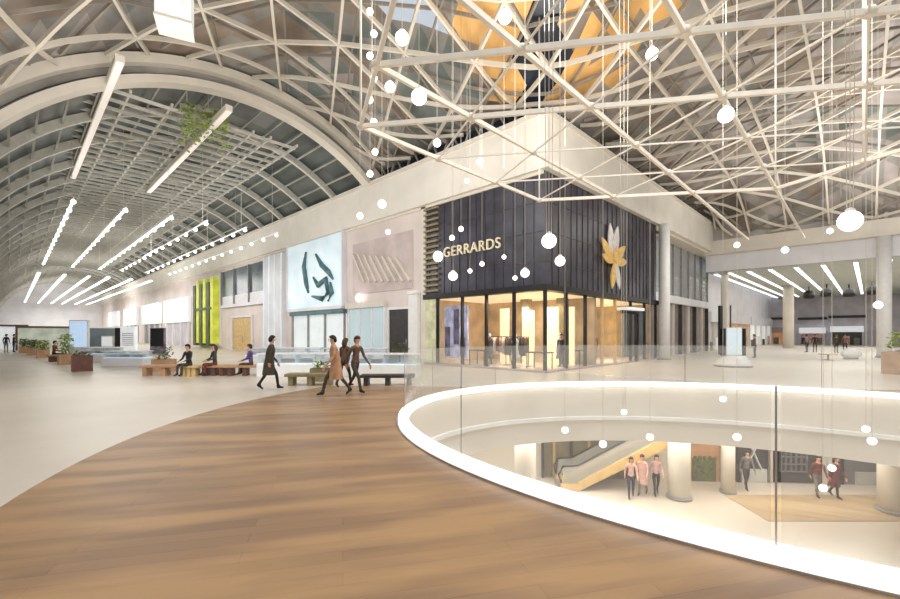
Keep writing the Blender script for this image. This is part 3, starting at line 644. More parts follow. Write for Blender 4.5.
b = MB(); b.tube([(.2, .14, .9), (.2, .14, 1.6)], .03, 8); b.beam((.2, .06, 1.0), (.2, .14, 1.0), .03); b.beam((.2, .06, 1.5), (.2, .14, 1.5), .03); hb_ = b.build('handle', 'steel', d); hb_.parent = leaf_
d = lf('fin_tower', 'tall lime green and dark green vertical fins on the left wing wall', 'fins', 47.6)
b = MB(); b.box(-4.2, 4.2, .004, .2, .3, 8.7); b.build('back_panel', 'palewhite', d)
for i, x in enumerate([-3.9, -2.5, -1.3, .1, 1.4, 2.9]):
    b = MB(); b.bev(x, x+1.0, .2, .9, .3+.3*(i % 2), 8.4-.5*((i+1) % 2), .05); o = b.build('fin', 'lime' if i in (1, 3, 5) else 'darkgreen', d)
    o['label'] = 'lime green fin' if i in (1, 3, 5) else 'dark green fin'
b = MB(); b.box(-3.2, 3.4, .9, 1.0, 4.6, 4.9); b.build('cross_rail', 'darkgreen', d)
for i, s_ in enumerate((62, 78, 96, 116)):
    names = ['first', 'second', 'third', 'last']
    d = lf('shop_front', 'pale lit shop front in the left wing, %s beyond the lime green fins' % names[i], 'shop', s_)
    b = MB(); b.box(-6, 6, .004, .06, 0, 3.4); b.build('back_panel', ['lilac', 'grey', 'screendark', 'lilac'][i], d)
    b = MB(); b.box(-6.5, 6.5, .06, .5, 3.4, 6.8); b.build('sign_band', 'screenwhite', d)
    for x in (-6, -2, 2, 5.8):
        b = MB(); b.box(x, x+.2, .06, .3, 0, 3.4); b.build('mullion', 'white', d)

# ------------------------------------------------------------------ left wing vault
S0 = 13.85; VW, VZ, VR = 8.0, 2.4, 12.5
def zA(w):
    d_ = VR**2-(w-VW)**2; return VZ+math.sqrt(max(d_, 0))
A0, A1 = math.atan2(9.6, -8.0), 0.0           # angles: springing at the fascia side .. far side at floor level
def vp(a, s, off=0): return W(s, -(VW+(VR+off)*math.cos(a)), VZ+(VR+off)*math.sin(a))
NA = 26; NS = 39
b = MB()
for i in range(NS):
    for j in range(NA):
        a0 = A0+(A1-A0)*j/NA; a1 = A0+(A1-A0)*(j+1)/NA; s0 = S0+(LX-S0)*i/NS; s1 = S0+(LX-S0)*(i+1)/NS
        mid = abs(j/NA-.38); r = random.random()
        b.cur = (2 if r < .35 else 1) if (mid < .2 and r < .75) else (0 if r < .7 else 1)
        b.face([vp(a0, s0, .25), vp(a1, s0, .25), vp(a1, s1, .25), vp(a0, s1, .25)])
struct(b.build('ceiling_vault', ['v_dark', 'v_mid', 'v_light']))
b = MB(); b.wbox(S0, LX, -20.8, -20.5, 0, VZ+.1); struct(b.build('wall_far_left', 'palewhite'))
b = MB()
for i in range(0, 29):
    s_ = S0+(LX-S0)*i/28
    if i == 0: continue
    rows = [[vp(a, s_-.12, .2), vp(a, s_+.12, .2), vp(a, s_+.12, -.22), vp(a, s_-.12, -.22)] for a in [A0+(A1-A0)*k/36 for k in range(37)]]
    b.grid(rows, True, False, True)
struct(b.build('trim_vault_ribs', 'rib'))
b = MB()
for j in range(1, 22):
    a = A0+(A1-A0)*j/22
    for i in range(13):
        b.beam(vp(a, S0+(LX-S0)*i/13, -.05), vp(a, S0+(LX-S0)*(i+1)/13, -.05), .09, .09)
struct(b.build('trim_vault_purlins', 'purlin'))
# open grid of cross bars hung under the crown
b = MB()
for i in range(70):
    s_ = S0+.8+i*1.05
    ww = [3.6+k*1.25 for k in range(11)]
    b.beam(W(s_, -5.0, zA(5.0)-1.3), W(s_, -15.6, zA(15.6)-.6) if False else W(s_, -15.0, zA(5.0)-1.3), .07, .16)
for w_ in (5.0, 6.6, 7.6, 10.1, 11.6, 13.3, 15.0):
    b.beam(W(S0+.5, -w_, zA(5)-1.2), W(88, -w_, zA(5)-1.2), .1, .14)
struct(b.build('trim_vault_grid', 'rib'))
# portal arch: two white hoops
for off, nm, rr in ((.8, 'trim_portal_arch', .22), (-.1, 'trim_portal_arch_inner', .18)):
    b = MB(); rows = [[vp(a, S0-.35, off-rr), vp(a, S0+.35, off-rr), vp(a, S0+.35, off+rr), vp(a, S0-.35, off+rr)] for a in [A0+(A1-A0)*k/48 for k in range(49)]]
    b.grid(rows, True, False, True); struct(b.build(nm, 'cream'))
b = MB(); b.wbox(LX, LX+.3, -21, 0.5, 0, 17); struct(b.build('wall_left_wing_end', 'palewhite'))
def pxs(px, py, z):
    Y = (z-EYE)*F/(HOR-py); q = ST((px-450)/F*Y, Y); return (-q[1], q[0])
mk('beamglow', srgb(244, 234, 226), .5, var=.02, emit=(1, .93, .88), es=.35)  # weak glow put into the colour of a plain beam
for i, (w_, s0, s1, z, lab) in enumerate([(*pxs(120, 62, 12.9), pxs(71, 178, 12.9)[1], 12.9, 'long slim pinkish beam under the vault, starting above the portal arch'), (*pxs(235, 105, 12.8), pxs(146, 192, 12.8)[1], 12.8, 'long pale beam under the vault crown')]):
    s0 = max(s0, 11) if i == 0 else max(s0, S0-2)
    d = thing('vault_beam', lab, 'light', W(s0, -w_, z), ANG_U)
    b = MB(); b.box(0, s1-s0, -.16, .16, 0, .3); b.build('housing', 'cream', d)
    b = MB(); b.box(.05, s1-s0-.05, -.12, .12, -.05, 0); b.build('diffuser', 'beamglow', d)  # glowing underside strip; the beam itself is no lamp
    if True:
        b = MB()
        for k in range(4): b.tube([(3.2+k*(s1-s0-4)/3, 0, .3), (3.2+k*(s1-s0-4)/3, 0, zA(w_)-z+.1)], .02, 6)
        b.build('hanger', 'wire', d)
ordw = ['first track out from the fascia', 'second track out from the fascia', 'third track out from the fascia', 'fourth track out from the fascia', 'fifth track out from the fascia', 'outermost track on the far side']
for i, w_ in enumerate((3.7, 5.9, 8.35, 10.3, 12.6, 14.9)):
    d = thing('track_light', 'hanging track of white globe spots under the vault, '+ordw[i], 'light', W(20, -w_, 9.0), ANG_U, 'spot tracks under the vault')
    b = MB(); b.box(0, 32, -.035, .035, .12, .19); b.build('rail', 'white', d)
    b = MB()
    for k in range(5): b.tube([(1+k*7.5, 0, .19), (1+k*7.5, 0, zA(w_)-9+.1)], .012, 5)
    b.build('hanger', 'wire', d)
    for k in range(14):
        b = MB(); x = .3+k*2.3; r = .125; b.sphere((x, 0, 0), r, 10, 8); b.tube([(x, 0, .1), (x, 0, .14)], .04, 6); b.build('spot', 'lamp', d)
    if i >= 3:
        b = MB(); b.box(.2, 31.8, -.06, .06, .03, .1); b.build('led_strip', 'ledstrip', d)
    d = thing('strip_light', 'long hanging light line deep in the vault, continuing the '+ordw[i].split(',')[0], 'light', W(60, -w_, 9.0), ANG_U, 'light lines deep in the vault')
    b = MB(); b.box(0, 72, -.09, .09, .1, .22); b.build('housing', 'white', d)
    b = MB(); b.box(.05, 71.95, -.16, .16, 0, .1); b.build('diffuser', 'ledstrip', d)
# hanging greenery
g = thing('hanging_planter', 'yellow green trailing plants hanging under the vault crown', 'plant', (-12.9, 22.6, 13.4), .4)
b = MB(); b.bev(-1.1, 1.1, -.18, .18, 0, .25, .03); b.build('trough', 'grey', g)
b = MB()
for k in range(480):
    x, y = random.uniform(-1.1, 1.1), random.uniform(-.35, .35); z = .3-abs(random.gauss(0, 1.0)); z = max(z, -2.2)
    a, r = random.uniform(0, 6.3), random.uniform(.14, .3); q = Vector((x, y, z)); u = Vector((math.cos(a), math.sin(a), random.uniform(-.8, .3))).normalized()*r; v_ = u.cross(Vector((0, 0, 1))).normalized()*r*.4
    b.face([q, q+u*.5+v_, q+u, q+u*.5-v_])
b.build('trailing_leaves', 'leaf', g)
b = MB(); b.tube([(-.8, 0, .25), (-.8, 0, 1.6)], .012, 5); b.tube([(.8, 0, .25), (.8, 0, 1.6)], .012, 5); b.build('hanger', 'wire', g)

# ------------------------------------------------------------------ atrium roof
TH_ = 28.4                                  # header plane of the right wing
def dquad(s, t):
    if s > 0 and t > 0: return 0
    if s > 0: return -t
    if t > 0: return -s
    return math.hypot(s, t)
def inD(x, y):
    s, t = ST(x, y)
    return s <= S0+1e-6 and t <= TH_+1e-6 and not (s > .6 and t > .6) and y > 5 and t > -34 and s > -36 and abs(x) < 1.35*y+5
def hz(x, y):
    s, t = ST(x, y); w0 = 1/49.; num = w0*17.2; den = w0
    for d_, v_ in ((max(S0-s, 0), zA(min(max(-t, 0), 20))+.9), (dquad(s, t), 13.0), (max(TH_-t, 0) if s < 0 else 99, 10.5)):
        w = 1/(d_*d_+.03); num += w*v_; den += w
    return num/den
def offs(x, y):
    s, t = ST(x, y); d_ = min(max(S0-s, 0), dquad(s, t), max(TH_-t, 0) if s < 0 else 99); return min(1.9, .25+.4*d_)
ED = 2.75; AH = math.radians(90-43.6)
va = Vector((math.cos(AH), math.sin(AH)))*ED; vb = Vector((math.cos(math.radians(-9.5)), math.sin(math.radians(-9.5))))*ED
O2 = Vector((3.2, 9.8))
def lattice(off_f, w, h, name, m, shift=Vector((0, 0)), sc=1.0, nsub=4):
    b = MB(); A, B_ = va*sc, vb*sc
    for i in range(-34, 40):
        for j in range(-34, 40):
            p = O2+shift+A*i+B_*j
            if abs(p.x) > 70 or p.y > 75 or p.y < -5: continue
            for q in (p+A, p+B_, p+B_-A):
                far = all(inD(z_.x, z_.y) and offs(z_.x, z_.y) > 1.1 for z_ in (p, q)); ns = 1 if far else nsub
                for k in range(ns):
                    c = p+(q-p)*k/ns; e = p+(q-p)*(k+1)/ns
                    if inD(c.x, c.y) and inD(e.x, e.y):
                        b.beam((c.x, c.y, hz(c.x, c.y)+off_f*offs(c.x, c.y)), (e.x, e.y, hz(e.x, e.y)+off_f*offs(e.x, e.y)), w, h)
    return struct(b.build(name, m))
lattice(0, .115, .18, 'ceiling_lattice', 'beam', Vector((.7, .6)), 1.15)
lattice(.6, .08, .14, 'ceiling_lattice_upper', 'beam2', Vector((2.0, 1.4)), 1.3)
# roof skin of triangular panels
b = MB(); sc = .5
A, B_ = va*sc, vb*sc
def ctype(x, y):
    r = random.random(); s, t = ST(x, y)
    if abs(x-4.0) < .85 and 11 < y < 21: return 5
    if ((x-5.0)/5.6)**2+((y-15.5)/6.5)**2 < 1: return 4 if r < .9 else 2
    if x < 1 and ((x+2.5)/3.5)**2+((y-15)/5)**2 < 1 and r < .4: return 6
    if x < 3: return 0 if r < .35 else (1 if r < .65 else (2 if r < .92 else 3))
    return 3 if r < .4 else (0 if r < .75 else (2 if r < .9 else 1))
def skin_z(p): return hz(p.x, p.y)+offs(p.x, p.y)
for i in range(-70, 80):
    for j in range(-70, 80):
        p = O2+A*i+B_*j
        if abs(p.x) > 70 or p.y > 75 or p.y < -5: continue
        for tri in ((p, p+B_, p+A), (p+B_, p+B_+A, p+A)):
            n = sum(inD(q.x, q.y) for q in tri)
            c = (tri[0]+tri[1]+tri[2])/3
            if n >= 1:
                big = O2+va*math.floor(i/2)+vb*math.floor(j/2)
                random.seed((math.floor(i/2)*131+math.floor(j/2)*17+(1 if tri[0] is p else 0)) & 0xffff)
                b.cur = ctype(c.x, c.y)
                b.face([(q.x, q.y, skin_z(q)) for q in tri])
random.seed(11)
struct(b.build('ceiling', ['p_grey', 'p_green', 'p_brown', 'p_mauve', 'p_orange', 'p_navy', 'skyglass']))
b = MB(); rows = []
for k in range(49):
    a = A0+(A1-A0)*.92*k/48; p = vp(a, S0+.1, -.05); q = Vector((p.x, p.y)); rows.append([p, (p.x, p.y, max(p.z+.3, hz(q.x, q.y)+offs(q.x, q.y)+.5)), (p.x+U.x*.15, p.y+U.y*.15, max(p.z+.3, hz(q.x, q.y)+offs(q.x, q.y)+.5)), vp(a, S0+.25, -.05)])
b.grid(rows, True, False, True); struct(b.build('wall_spandrel', 'p_grey'))
b = MB(); rows = []
for k in range(40):
    s_ = .6-36*k/39; p = W(s_, TH_+.05); z = hz(*W(s_, TH_-.01).xy)+2.2; rows.append([(p.x, p.y, 10.3), (p.x, p.y, z), (p.x+V.x*.15, p.y+V.y*.15, z), (p.x+V.x*.15, p.y+V.y*.15, 10.3)])
b.grid(rows, True, False, True); struct(b.build('wall_header_gable', 'p_mauve'))
# hanging white box near the roof
hb = at(175, 27, 15.5)
d = thing('hanging_light_box', 'pale blue white box lamp hanging from the roof lattice', 'light', (hb.x, hb.y, hb.z), .45)
b = MB(); b.bev(-.55, .55, -.55, .55, 0, 1.5, .05); b.build('casing', 'screenwhite', d)
b = MB(); b.bev(-.57, .57, -.57, .57, -.08, .02, .02); b.build('bottom_rim', 'cream', d)
b = MB(); b.tube([(0, 0, 1.5), (0, 0, hz(hb.x, hb.y)-hb.z+.2)], .03, 6); b.build('hanger', 'wire', d)

# ------------------------------------------------------------------ hexagonal hanging truss over the opening
HZ_ = 7.0
def hn(i, j): p = O2+va*i+vb*j; return Vector((p.x, p.y, HZ_))
hc_ = hn(0, 1)
hx = thing('hanging_truss', 'large white hexagonal truss of triangles hanging above the oval opening', 'truss', hc_)
inH = lambda i, j: -3 <= i <= 3 and -2 <= j <= 4 and -2 <= i+j <= 4
nodes = [(i, j) for i in range(-3, 4) for j in range(-2, 5) if inH(i, j)]
for (i, j) in nodes:
    for (p, q) in ((i+1, j), (i, j+1), (i-1, j+1)):
        if inH(p, q):
            edge = not (inH(i+p-i+(0 if p != i else 1), j) and True) if False else sum(inH(i+di, j+dj) for di, dj in ((1, 0), (0, 1), (-1, 1), (-1, 0), (0, -1), (1, -1))) < 6 and sum(inH(p+di, q+dj) for di, dj in ((1, 0), (0, 1), (-1, 1), (-1, 0), (0, -1), (1, -1))) < 6
            main = edge or (p == i+1 and q == j and j in (-1, 0, 1)) or (p == i and i in (-1, 0))
            w_ = .075 if main else .03
            b = MB(); b.beam(hn(i, j)-hc_, hn(p, q)-hc_, w_, w_*1.4); b.build('bar', 'truss', hx)
for j in (0, 1):
    e0 = hn(3-j+(j if j else 0) if j == 0 else 3, j); 
    b = MB(); b.beam(e0-hc_, e0+(hn(7, j)-hn(3, j))-hc_, .075, .1); b.build('tie_bar', 'truss', hx)
for n_ in nodes:
    b = MB(); c = hn(*n_)-hc_; b.lathe([(.08, -.07), (.10, -.03), (.10, .03), (.08, .07)], 12, c); b.build('node_plate', 'truss', hx)
for n_ in ((0, -2), (3, -2), (3, 1), (2, 2), (0, 4), (-3, 4), (-3, 1)):
    c = hn(*n_); top = max(hz(c.x, c.y), 12)+.3; q = c-hc_
    b = MB(); b.tube([q, (q.x, q.y, top-HZ_)], .03 if n_ != (2, 2) else .06, 8); b.build('hanger_rod', 'truss', hx)
# ------------------------------------------------------------------ string of beads near the left tip
sp = hn(0, -2)+Vector((.28, .0, 0))
sl = thing('string_light', 'vertical string of small white bulbs by the tip of the hexagonal truss', 'light', sp)
b = MB(); b.tube([(0, 0, 0), (0, 0, 6.5)], .015, 6); b.build('cord', 'wire', sl)
for k in range(9):
    b = MB(); b.sphere((.05*(-1)**k, 0, .1+k*.55), .085, 10, 8); b.build('bulb', 'lamp', sl)

# ------------------------------------------------------------------ pendant globes
P = [  # px, py, depth, radius, label
 (402, 38, 9.0, .17, 'white globe pendant high above the hexagonal truss, upper left of the orange panels'),
 (505, 17, 8.8, .16, 'white globe pendant highest of all, above the middle of the truss'),
 (390, 87, 10.6, .15, 'white globe pendant hanging just right of the bulb string'),
 (419, 97, 8.4, .18, 'large white globe pendant hanging low in the left bay of the truss'),
 (652, 54, 9.2, .15, 'white globe pendant in front of the orange roof panels'),
 (726, 115, 8.3, .17, 'white globe pendant below a truss node at the right roof'),
 (375, 152, 15, .13, 'small white globe pendant against the dark gap over the fascia'),
 (437, 143, 13, .14, 'white globe pendant just over the pale fascia edge'),
 (480, 162, 15.5, .14, 'white globe pendant against the pale fascia, upper one'),
 (467, 181, 17, .11, 'tiny white globe pendant against the pale fascia, lower one'),
 (370, 174, 16, .14, 'white globe pendant at the foot of the portal arch'),
 (382, 204, 16, .18, 'white globe pendant against the pinkish wall, topmost there'),
 (360, 216, 17, .15, 'white globe pendant against the pinkish wall, nearest the vault'),
 (388, 232, 19, .13, 'small white globe pendant against the pinkish wall, lowest there'),
 (549, 241, 8.2, .165, 'large white globe pendant on cables before the dark shop'),
 (560, 261, 9.3, .13, 'white globe pendant just below the large globe before the dark shop'),
 (525, 273, 11.5, .14, 'white globe pendant at the foot of the dark cladding, lower left of the large globe'),
 (453, 276, 13.5, .17, 'white globe pendant below the raised sign letters'),
 (452, 238, 16.5, .12, 'small white globe pendant just above the sign letters, left one'),
 (461, 229, 17, .12, 'small white globe pendant just above the sign letters, right one'),
 (482, 264, 15, .10, 'small white globe pendant below the middle of the sign letters'),
 (504, 257, 15, .09, 'tiny white globe for a glass reflection below the end of the sign letters'),  # this and the next two globes are added for dots reflected in the glass
 (470, 271, 16, .10, 'tiny white globe for a glass reflection near the canopy band under the sign'),
 (515, 278, 14, .09, 'tiny white globe for a glass reflection just over the shop canopy band'),
 (850, 221, 6.8, .19, 'biggest white globe pendant, hanging before the pale header on the right'),
 (785, 250, 15, .13, 'white globe pendant before the right wing header'),
 (830, 231, 15.5, .12, 'small white globe pendant just left of the biggest globe'),
 (737, 245, 17, .13, 'small white globe pendant at the far end of the right fascia'),
 (878, 305, 14, .14, 'white globe pendant before the tall column under the header'),
 (565, 430, 13.2, .12, 'white globe pendant dropped into the opening, leftmost of those'),
 (603, 444, 12.0, .12, 'white globe pendant dropped into the opening over the escalator'),
 (624, 412, 13.0, .10, 'small white globe pendant dropped just below floor level in the opening'),
 (650, 437, 12.5, .12, 'white globe pendant dropped into the opening over the pink walkers'),
 (723, 399, 13.2, .11, 'small white globe pendant level with the far kerb'),
 (737, 437, 12.0, .12, 'white globe pendant dropped into the opening over the orange shop'),
 (872, 441, 10.6, .11, 'white globe pendant dropped into the opening, rightmost and lower'),
 (866, 429, 11.2, .10, 'small white globe pendant dropped into the opening, rightmost and upper'),
 (832, 468, 11.0, .10, 'white globe pendant dropped deep in the opening before the dark red walkers'),
 (823, 488, 10.2, .10, 'white globe pendant dropped deepest in the opening'),
]
for (px, py, Y, r, lab) in P:
    p = at(px, py, Y); r *= .84
    o = thing('pendant_lamp', lab, 'lamp', p, 0, 'globe pendants in the atrium')
    b = MB(); b.sphere((0, 0, 0), r, 18, 12); b.build('globe', 'lamp', o)
    b = MB(); b.lathe([(r*.4, r*.86), (r*.4, r*1.15), (.02, r*1.3)], 12); b.build('cap', 'wire', o)
    top = max(hz(p.x, p.y), 12.5)+.3-p.z
    b = MB(); w_ = .006
    b.tube([(0, 0, r*1.25), (0, 0, top)], w_, 5)
    if px in (549, 850, 624): b.tube([(.05, 0, r*1.2), (.16, 0, top)], w_, 5); b.tube([(-.05, 0, r*1.2), (-.16, 0, top)], w_, 5)
    b.build('cable', 'wire', o)

# ------------------------------------------------------------------ right wing
RC = 7.6; RE = 74
b = MB(); b.wbox(-34, .4, TH_-.3, TH_+.5, 9.1, 10.35); struct(b.build('trim_header', 'cream'))
b = MB(); b.wbox(-34, .4, TH_+.5, RE, RC, RC+.3); struct(b.build('ceiling_right_wing', mat('ceilgrey', srgb(176, 182, 178), .5, var=.06)))
b = MB(); b.wbox(-34, .4, TH_+.4, TH_+.6, RC, 9.1); struct(b.build('trim_header_back', 'palewhite'))
b = MB(); b.wbox(-34, 1.5, RE, RE+.4, 0, RC+.3); struct(b.build('wall_right_wing_end', 'lilac'))
b = MB(); b.wbox(-34, -33.6, TH_, RE, 0, RC); struct(b.build('wall_right_wing_side', 'mauvewall'))
b = MB(); b.wbox(1.4, 1.8, 14.4, RE, 0, FB); struct(b.build('wall_right', 'palewhite'))
b = MB(); b.wbox(.05, 1.4, 14.4, 46, FB-.15, FB); struct(b.build('ceiling_right_recess', 'cream'))
cw = thing('glazed_front', 'two storey recessed glass shop front right of the white round column', 'shop', W(1.1, 15, 0), ANG_V)
# local x = along +V, local y = rotate90(V) = (-V.y,V.x) = +U direction (into wall)
b = MB(); b.box(0, 17, .12, .2, .02, 4.3); b.build('lower_back_panel', 'mauvewall', cw)
b = MB(); b.box(0, 17, .12, .2, 4.9, 9.2); b.build('upper_back_panel', 'screendark', cw)
b = MB(); b.box(-.1, 17.1, -.35, .2, 4.3, 4.9); b.build('floor_band', 'palewhite', cw)
for k in range(9):
    b = MB(); b.box(k*2.1, k*2.1+.14, -.18, .12, .02, 4.3); b.build('mullion', 'cream' if k % 2 else 'charcoal', cw)
    b = MB(); b.box(k*2.1, k*2.1+.12, -.18, .12, 4.9, 9.2); b.build('mullion', 'grey', cw)
for k in range(8):
    b = MB(); b.box(k*2.1+.14, k*2.1+2.1, -.04, -.02, .02, 4.3); b.build('window_pane', 'shopglass', cw)
    b = MB(); b.box(k*2.1+.12, k*2.1+2.1, -.04, -.02, 4.9, 9.2); b.build('window_pane', 'frost', cw)
def column(label, p, r, z1, m='white', lean=(0, 0)):
    o = thing('column', label, 'column', p)
    b = MB(); n = 24
    rows = [[(lean[0]*z/z1+rr*math.cos(2*PI*k/n), lean[1]*z/z1+rr*math.sin(2*PI*k/n), z) for k in range(n)] for rr, z in ((r, .12), (r, z1*.5), (r*.97, z1))]
    b.grid(rows, True, True, True); b.build('shaft', m, o)
    b = MB(); b.lathe([(r+.08, 0), (r+.08, .1), (r+.01, .14)], n); b.build('plinth', 'grey', o)
column('white round column at the end of the dark corner shop', W(-.55, 14.4, 0), .36, FB, 'white')
column('slim grey round column beside the tall dark slot boards', W(-.8, 30.5, 0), .32, RC, 'cream')
p = W(-3.62, 49); column('broad pale round column in the middle of the right wing', (p.x, p.y, 0), .55, RC, 'cream')
p = W(-11.5, TH_+.1); column('tall white column under the pale header near the leafy planter', (p.x, p.y, 0), .42, 9.09, 'white')
d = thing('roof_strut', 'slim white slanted strut rising from the pale header to the roof on the right', 'strut', W(-11.6, TH_+.1, 10.36))
b = MB(); b.tube([(0, 0, .05), (.35, -.1, 4.2)], .13, 12); b.build('shaft', 'white', d)
b = MB(); b.lathe([(.25, 0), (.25, .06), (.14, .1)], 12); b.build('foot', 'steel', d)
for i, (t0, t1, lab_, m_) in enumerate([(33, 41.5, 'pale lilac shop front on the right wing side wall, nearest the slot boards', 'lilac'), (42, 53, 'peach lit shop front on the right wing side wall, middle of three', 'orangelit'), (54, 72, 'white lit shop front on the right wing side wall, deepest of three', 'screenwhite')]):
    d = thing('shop_front', lab_, 'shop', W(1.38, t0, 0), ANG_V); L_ = t1-t0       # y runs into the wall, so outwards is negative
    b = MB(); b.box(0, L_, -.06, -.01, .01, 3.0); b.build('back_panel', m_, d)
    b = MB(); b.bev(0, L_, -.5, -.06, 3.0, 4.1, .03); b.build('sign_band', 'palewhite', d)
    for k in range(5):
        b = MB(); x = k*(L_-.2)/4; b.box(x, x+.2, -.3, -.06, .01, 3.0); b.build('mullion', 'cream', d)
    for k in range(4):
        b = MB(); x = (k+.5)*L_/4; b.box(x-.4, x+.4, -.28, -.07, .01, .9+.5*(k % 2)); b.build('display_unit', ['c_grey', 'white', 'charcoal', 'pinkcloth'][k], d)
d = thing('slot_board', 'pair of tall black sign boards beside the slim grey column', 'sign', fl(720, 354.5), ANG_V)
for x in (-.25, .35):
    b = MB(); b.bev(x, x+.3, -.1, .1, .0, 4.2, .02); b.build('board', 'black', d)
# strips under right wing ceiling
lab = ['first strip light from the fascia under the right wing ceiling', 'second strip light from the fascia under the right wing ceiling', 'third strip light from the fascia under the right wing ceiling', 'fourth strip light from the fascia under the right wing ceiling', 'fifth strip light from the fascia under the right wing ceiling',
       'sixth strip light from the fascia under the right wing ceiling', 'seventh strip light from the fascia under the right wing ceiling', 'eighth strip light from the fascia under the right wing ceiling']
def s_of(px, py, z):
    Y = (z-EYE)*F/(HOR-py); return ST((px-450)/F*Y, Y)[0]
ss = [s_of(688, 262, RC), s_of(708, 262, RC), s_of(735, 263, RC), s_of(770, 268, RC), s_of(796, 266, RC), s_of(824, 265, RC), s_of(856, 262, RC), s_of(890, 258, RC)]
for l_, s_ in zip(lab, ss):
    d = thing('strip_light', l_, 'light', W(s_, TH_+1.2, RC), ANG_V, 'strip lights in the right wing')
    b = MB(); b.box(0, 38, -.16, .16, -.14, -.002); b.build('housing', 'white', d)
    b = MB(); b.box(.05, 37.95, -.13, .13, -.2, -.14); b.build('diffuser', 'ledstrip', d)
for i, (px, lab_) in enumerate([(812, 'black ceiling fan unit'), (826, 'black ceiling fan unit')]): pass
def end_shop(label, px0, px1, sign, inner, zt=2.6, fr='lilac'):
    # shop on the end wall of the right wing, x measured along -U
    def s_at(px):
        lo, hi = -40, 10
        k = (px-450)/F
        # X=kY on line W(s,RE)
        o = W(0, RE); return (k*o.y-o.x)/(U.x-k*U.y)
    s0, s1 = s_at(px0), s_at(px1); c = (s0+s1)/2; w = abs(s1-s0)/2
    d = thing('shop_front', label, 'shop', W(c, RE-.02, 0), ANG_U); FLIP.add(d.name)   # y outwards
    b = MB(); b.box(-w, w, .005, .08, 0, zt); b.build('back_panel', inner, d)
    b = MB(); b.box(-w-.2, w+.2, .08, .6, zt, zt+.9); b.build('sign_band', sign, d)
    b = MB(); b.box(-w-.2, -w, .005, .6, 0, zt); b.box(w, w+.2, .005, .6, 0, zt); b.build('frame', fr, d)
    b = MB(); b.box(-w-.4, w+.4, .01, .3, zt+2.2, zt+2.6); b.build('cornice', 'charcoal', d)
    for k in range(3):
        x = -w+2*w*(k+.5)/3
        b = MB(); b.box(x-.35, x+.35, .1, .4, 0, 1.1+.3*(k % 2)); b.build('display_unit', ['charcoal', 'pinkcloth', 'c_grey'][k], d)
end_shop('pale shop with orange glow at the far end beside the info kiosk', 740, 784, 'mauvewall', 'orangelit', 1.9)
end_shop('pink lit shop at the far end right of the broad pale column', 801, 824, 'screenwhite', 'pinkcloth', 1.8)
end_shop('lilac shop with white sign band at the far end of the right wing', 832, 862, 'screenwhite', 'charcoal', 2.0)
for i, (px, py, Y) in enumerate([(812, 301, 60), (825, 300, 60), (843, 298, 58), (857, 299, 58)]):
    p = W((ss[3+i]+ss[4+i])/2, 52-2*(i % 2)+4*0); d = thing('ceiling_spotlight', 'black projector hanging from the right wing ceiling, ' + ['next to the broad column', 'second out from the broad column', 'third out from the broad column', 'farthest from the broad column'][i], 'light', (p.x, p.y, RC-.003))
    b = MB(); b.tube([(0, 0, 0), (0, 0, -.5)], .06, 8); b.build('stem', 'black', d)
    b = MB(); b.lathe([(.3, -.5), (.55, -.7), (.6, -1.3), (.45, -1.5)], 14); b.build('body', 'black', d)
# info kiosk
k0 = fl(733, 366.5)
d = thing('info_kiosk', 'white info kiosk with pale blue screen and dark side panels', 'kiosk', k0, .05)
b = MB(); b.lathe([(.85, 0), (.9, .05), (.78, .28), (.6, .55), (.55, .6)], 28); b.build('base', 'white', d)
b = MB(); b.lathe([(.87, .0), (.92, .02), (.92, .07), (.88, .09)], 28); b.build('base_ring', 'grey', d)
b = MB(); b.bev(-.45, .45, -.1, .12, .62, 2.15, .02); b.build('casing', 'white', d)
b = MB(); b.box(-.4, .4, -.115, -.1, .7, 2.1); b.build('screen', 'bluepanel', d)
for x in (-.66, .5):
    b = MB(); b.bev(x, x+.16, -.12, .14, .6, 2.1, .02); b.build('side_panel', 'gloss_black', d)
b = MB(); b.tube([(0, .2, .6), (0, .2, 3.4)], .04, 8); b.build('mast', 'charcoal', d)
# white soft bench and planter
q = fl(851, 359); d = thing('bean_seat', 'white rounded seat in front of the lilac shop', 'seat', q)
b = MB(); b.sphere((0, 0, .38), .5, 18, 12, 1.25, 1, .76); b.build('cushion', 'white', d)
b = MB(); b.lathe([(.4, .0), (.42, .05), (.38, .07)], 18); b.build('base', 'grey', d)
q = fl(828, 360); d = thing('low_table', 'low round cream table beside the white rounded seat', 'table', q)
b = MB(); b.lathe([(.5, .36), (.52, .38), (.52, .42), (.5, .43)], 20); b.build('tabletop', 'tan', d); b = MB(); b.lathe([(.3, 0), (.3, .03), (.05, .06), (.05, .36)], 16); b.build('pedestal', 'steel', d)

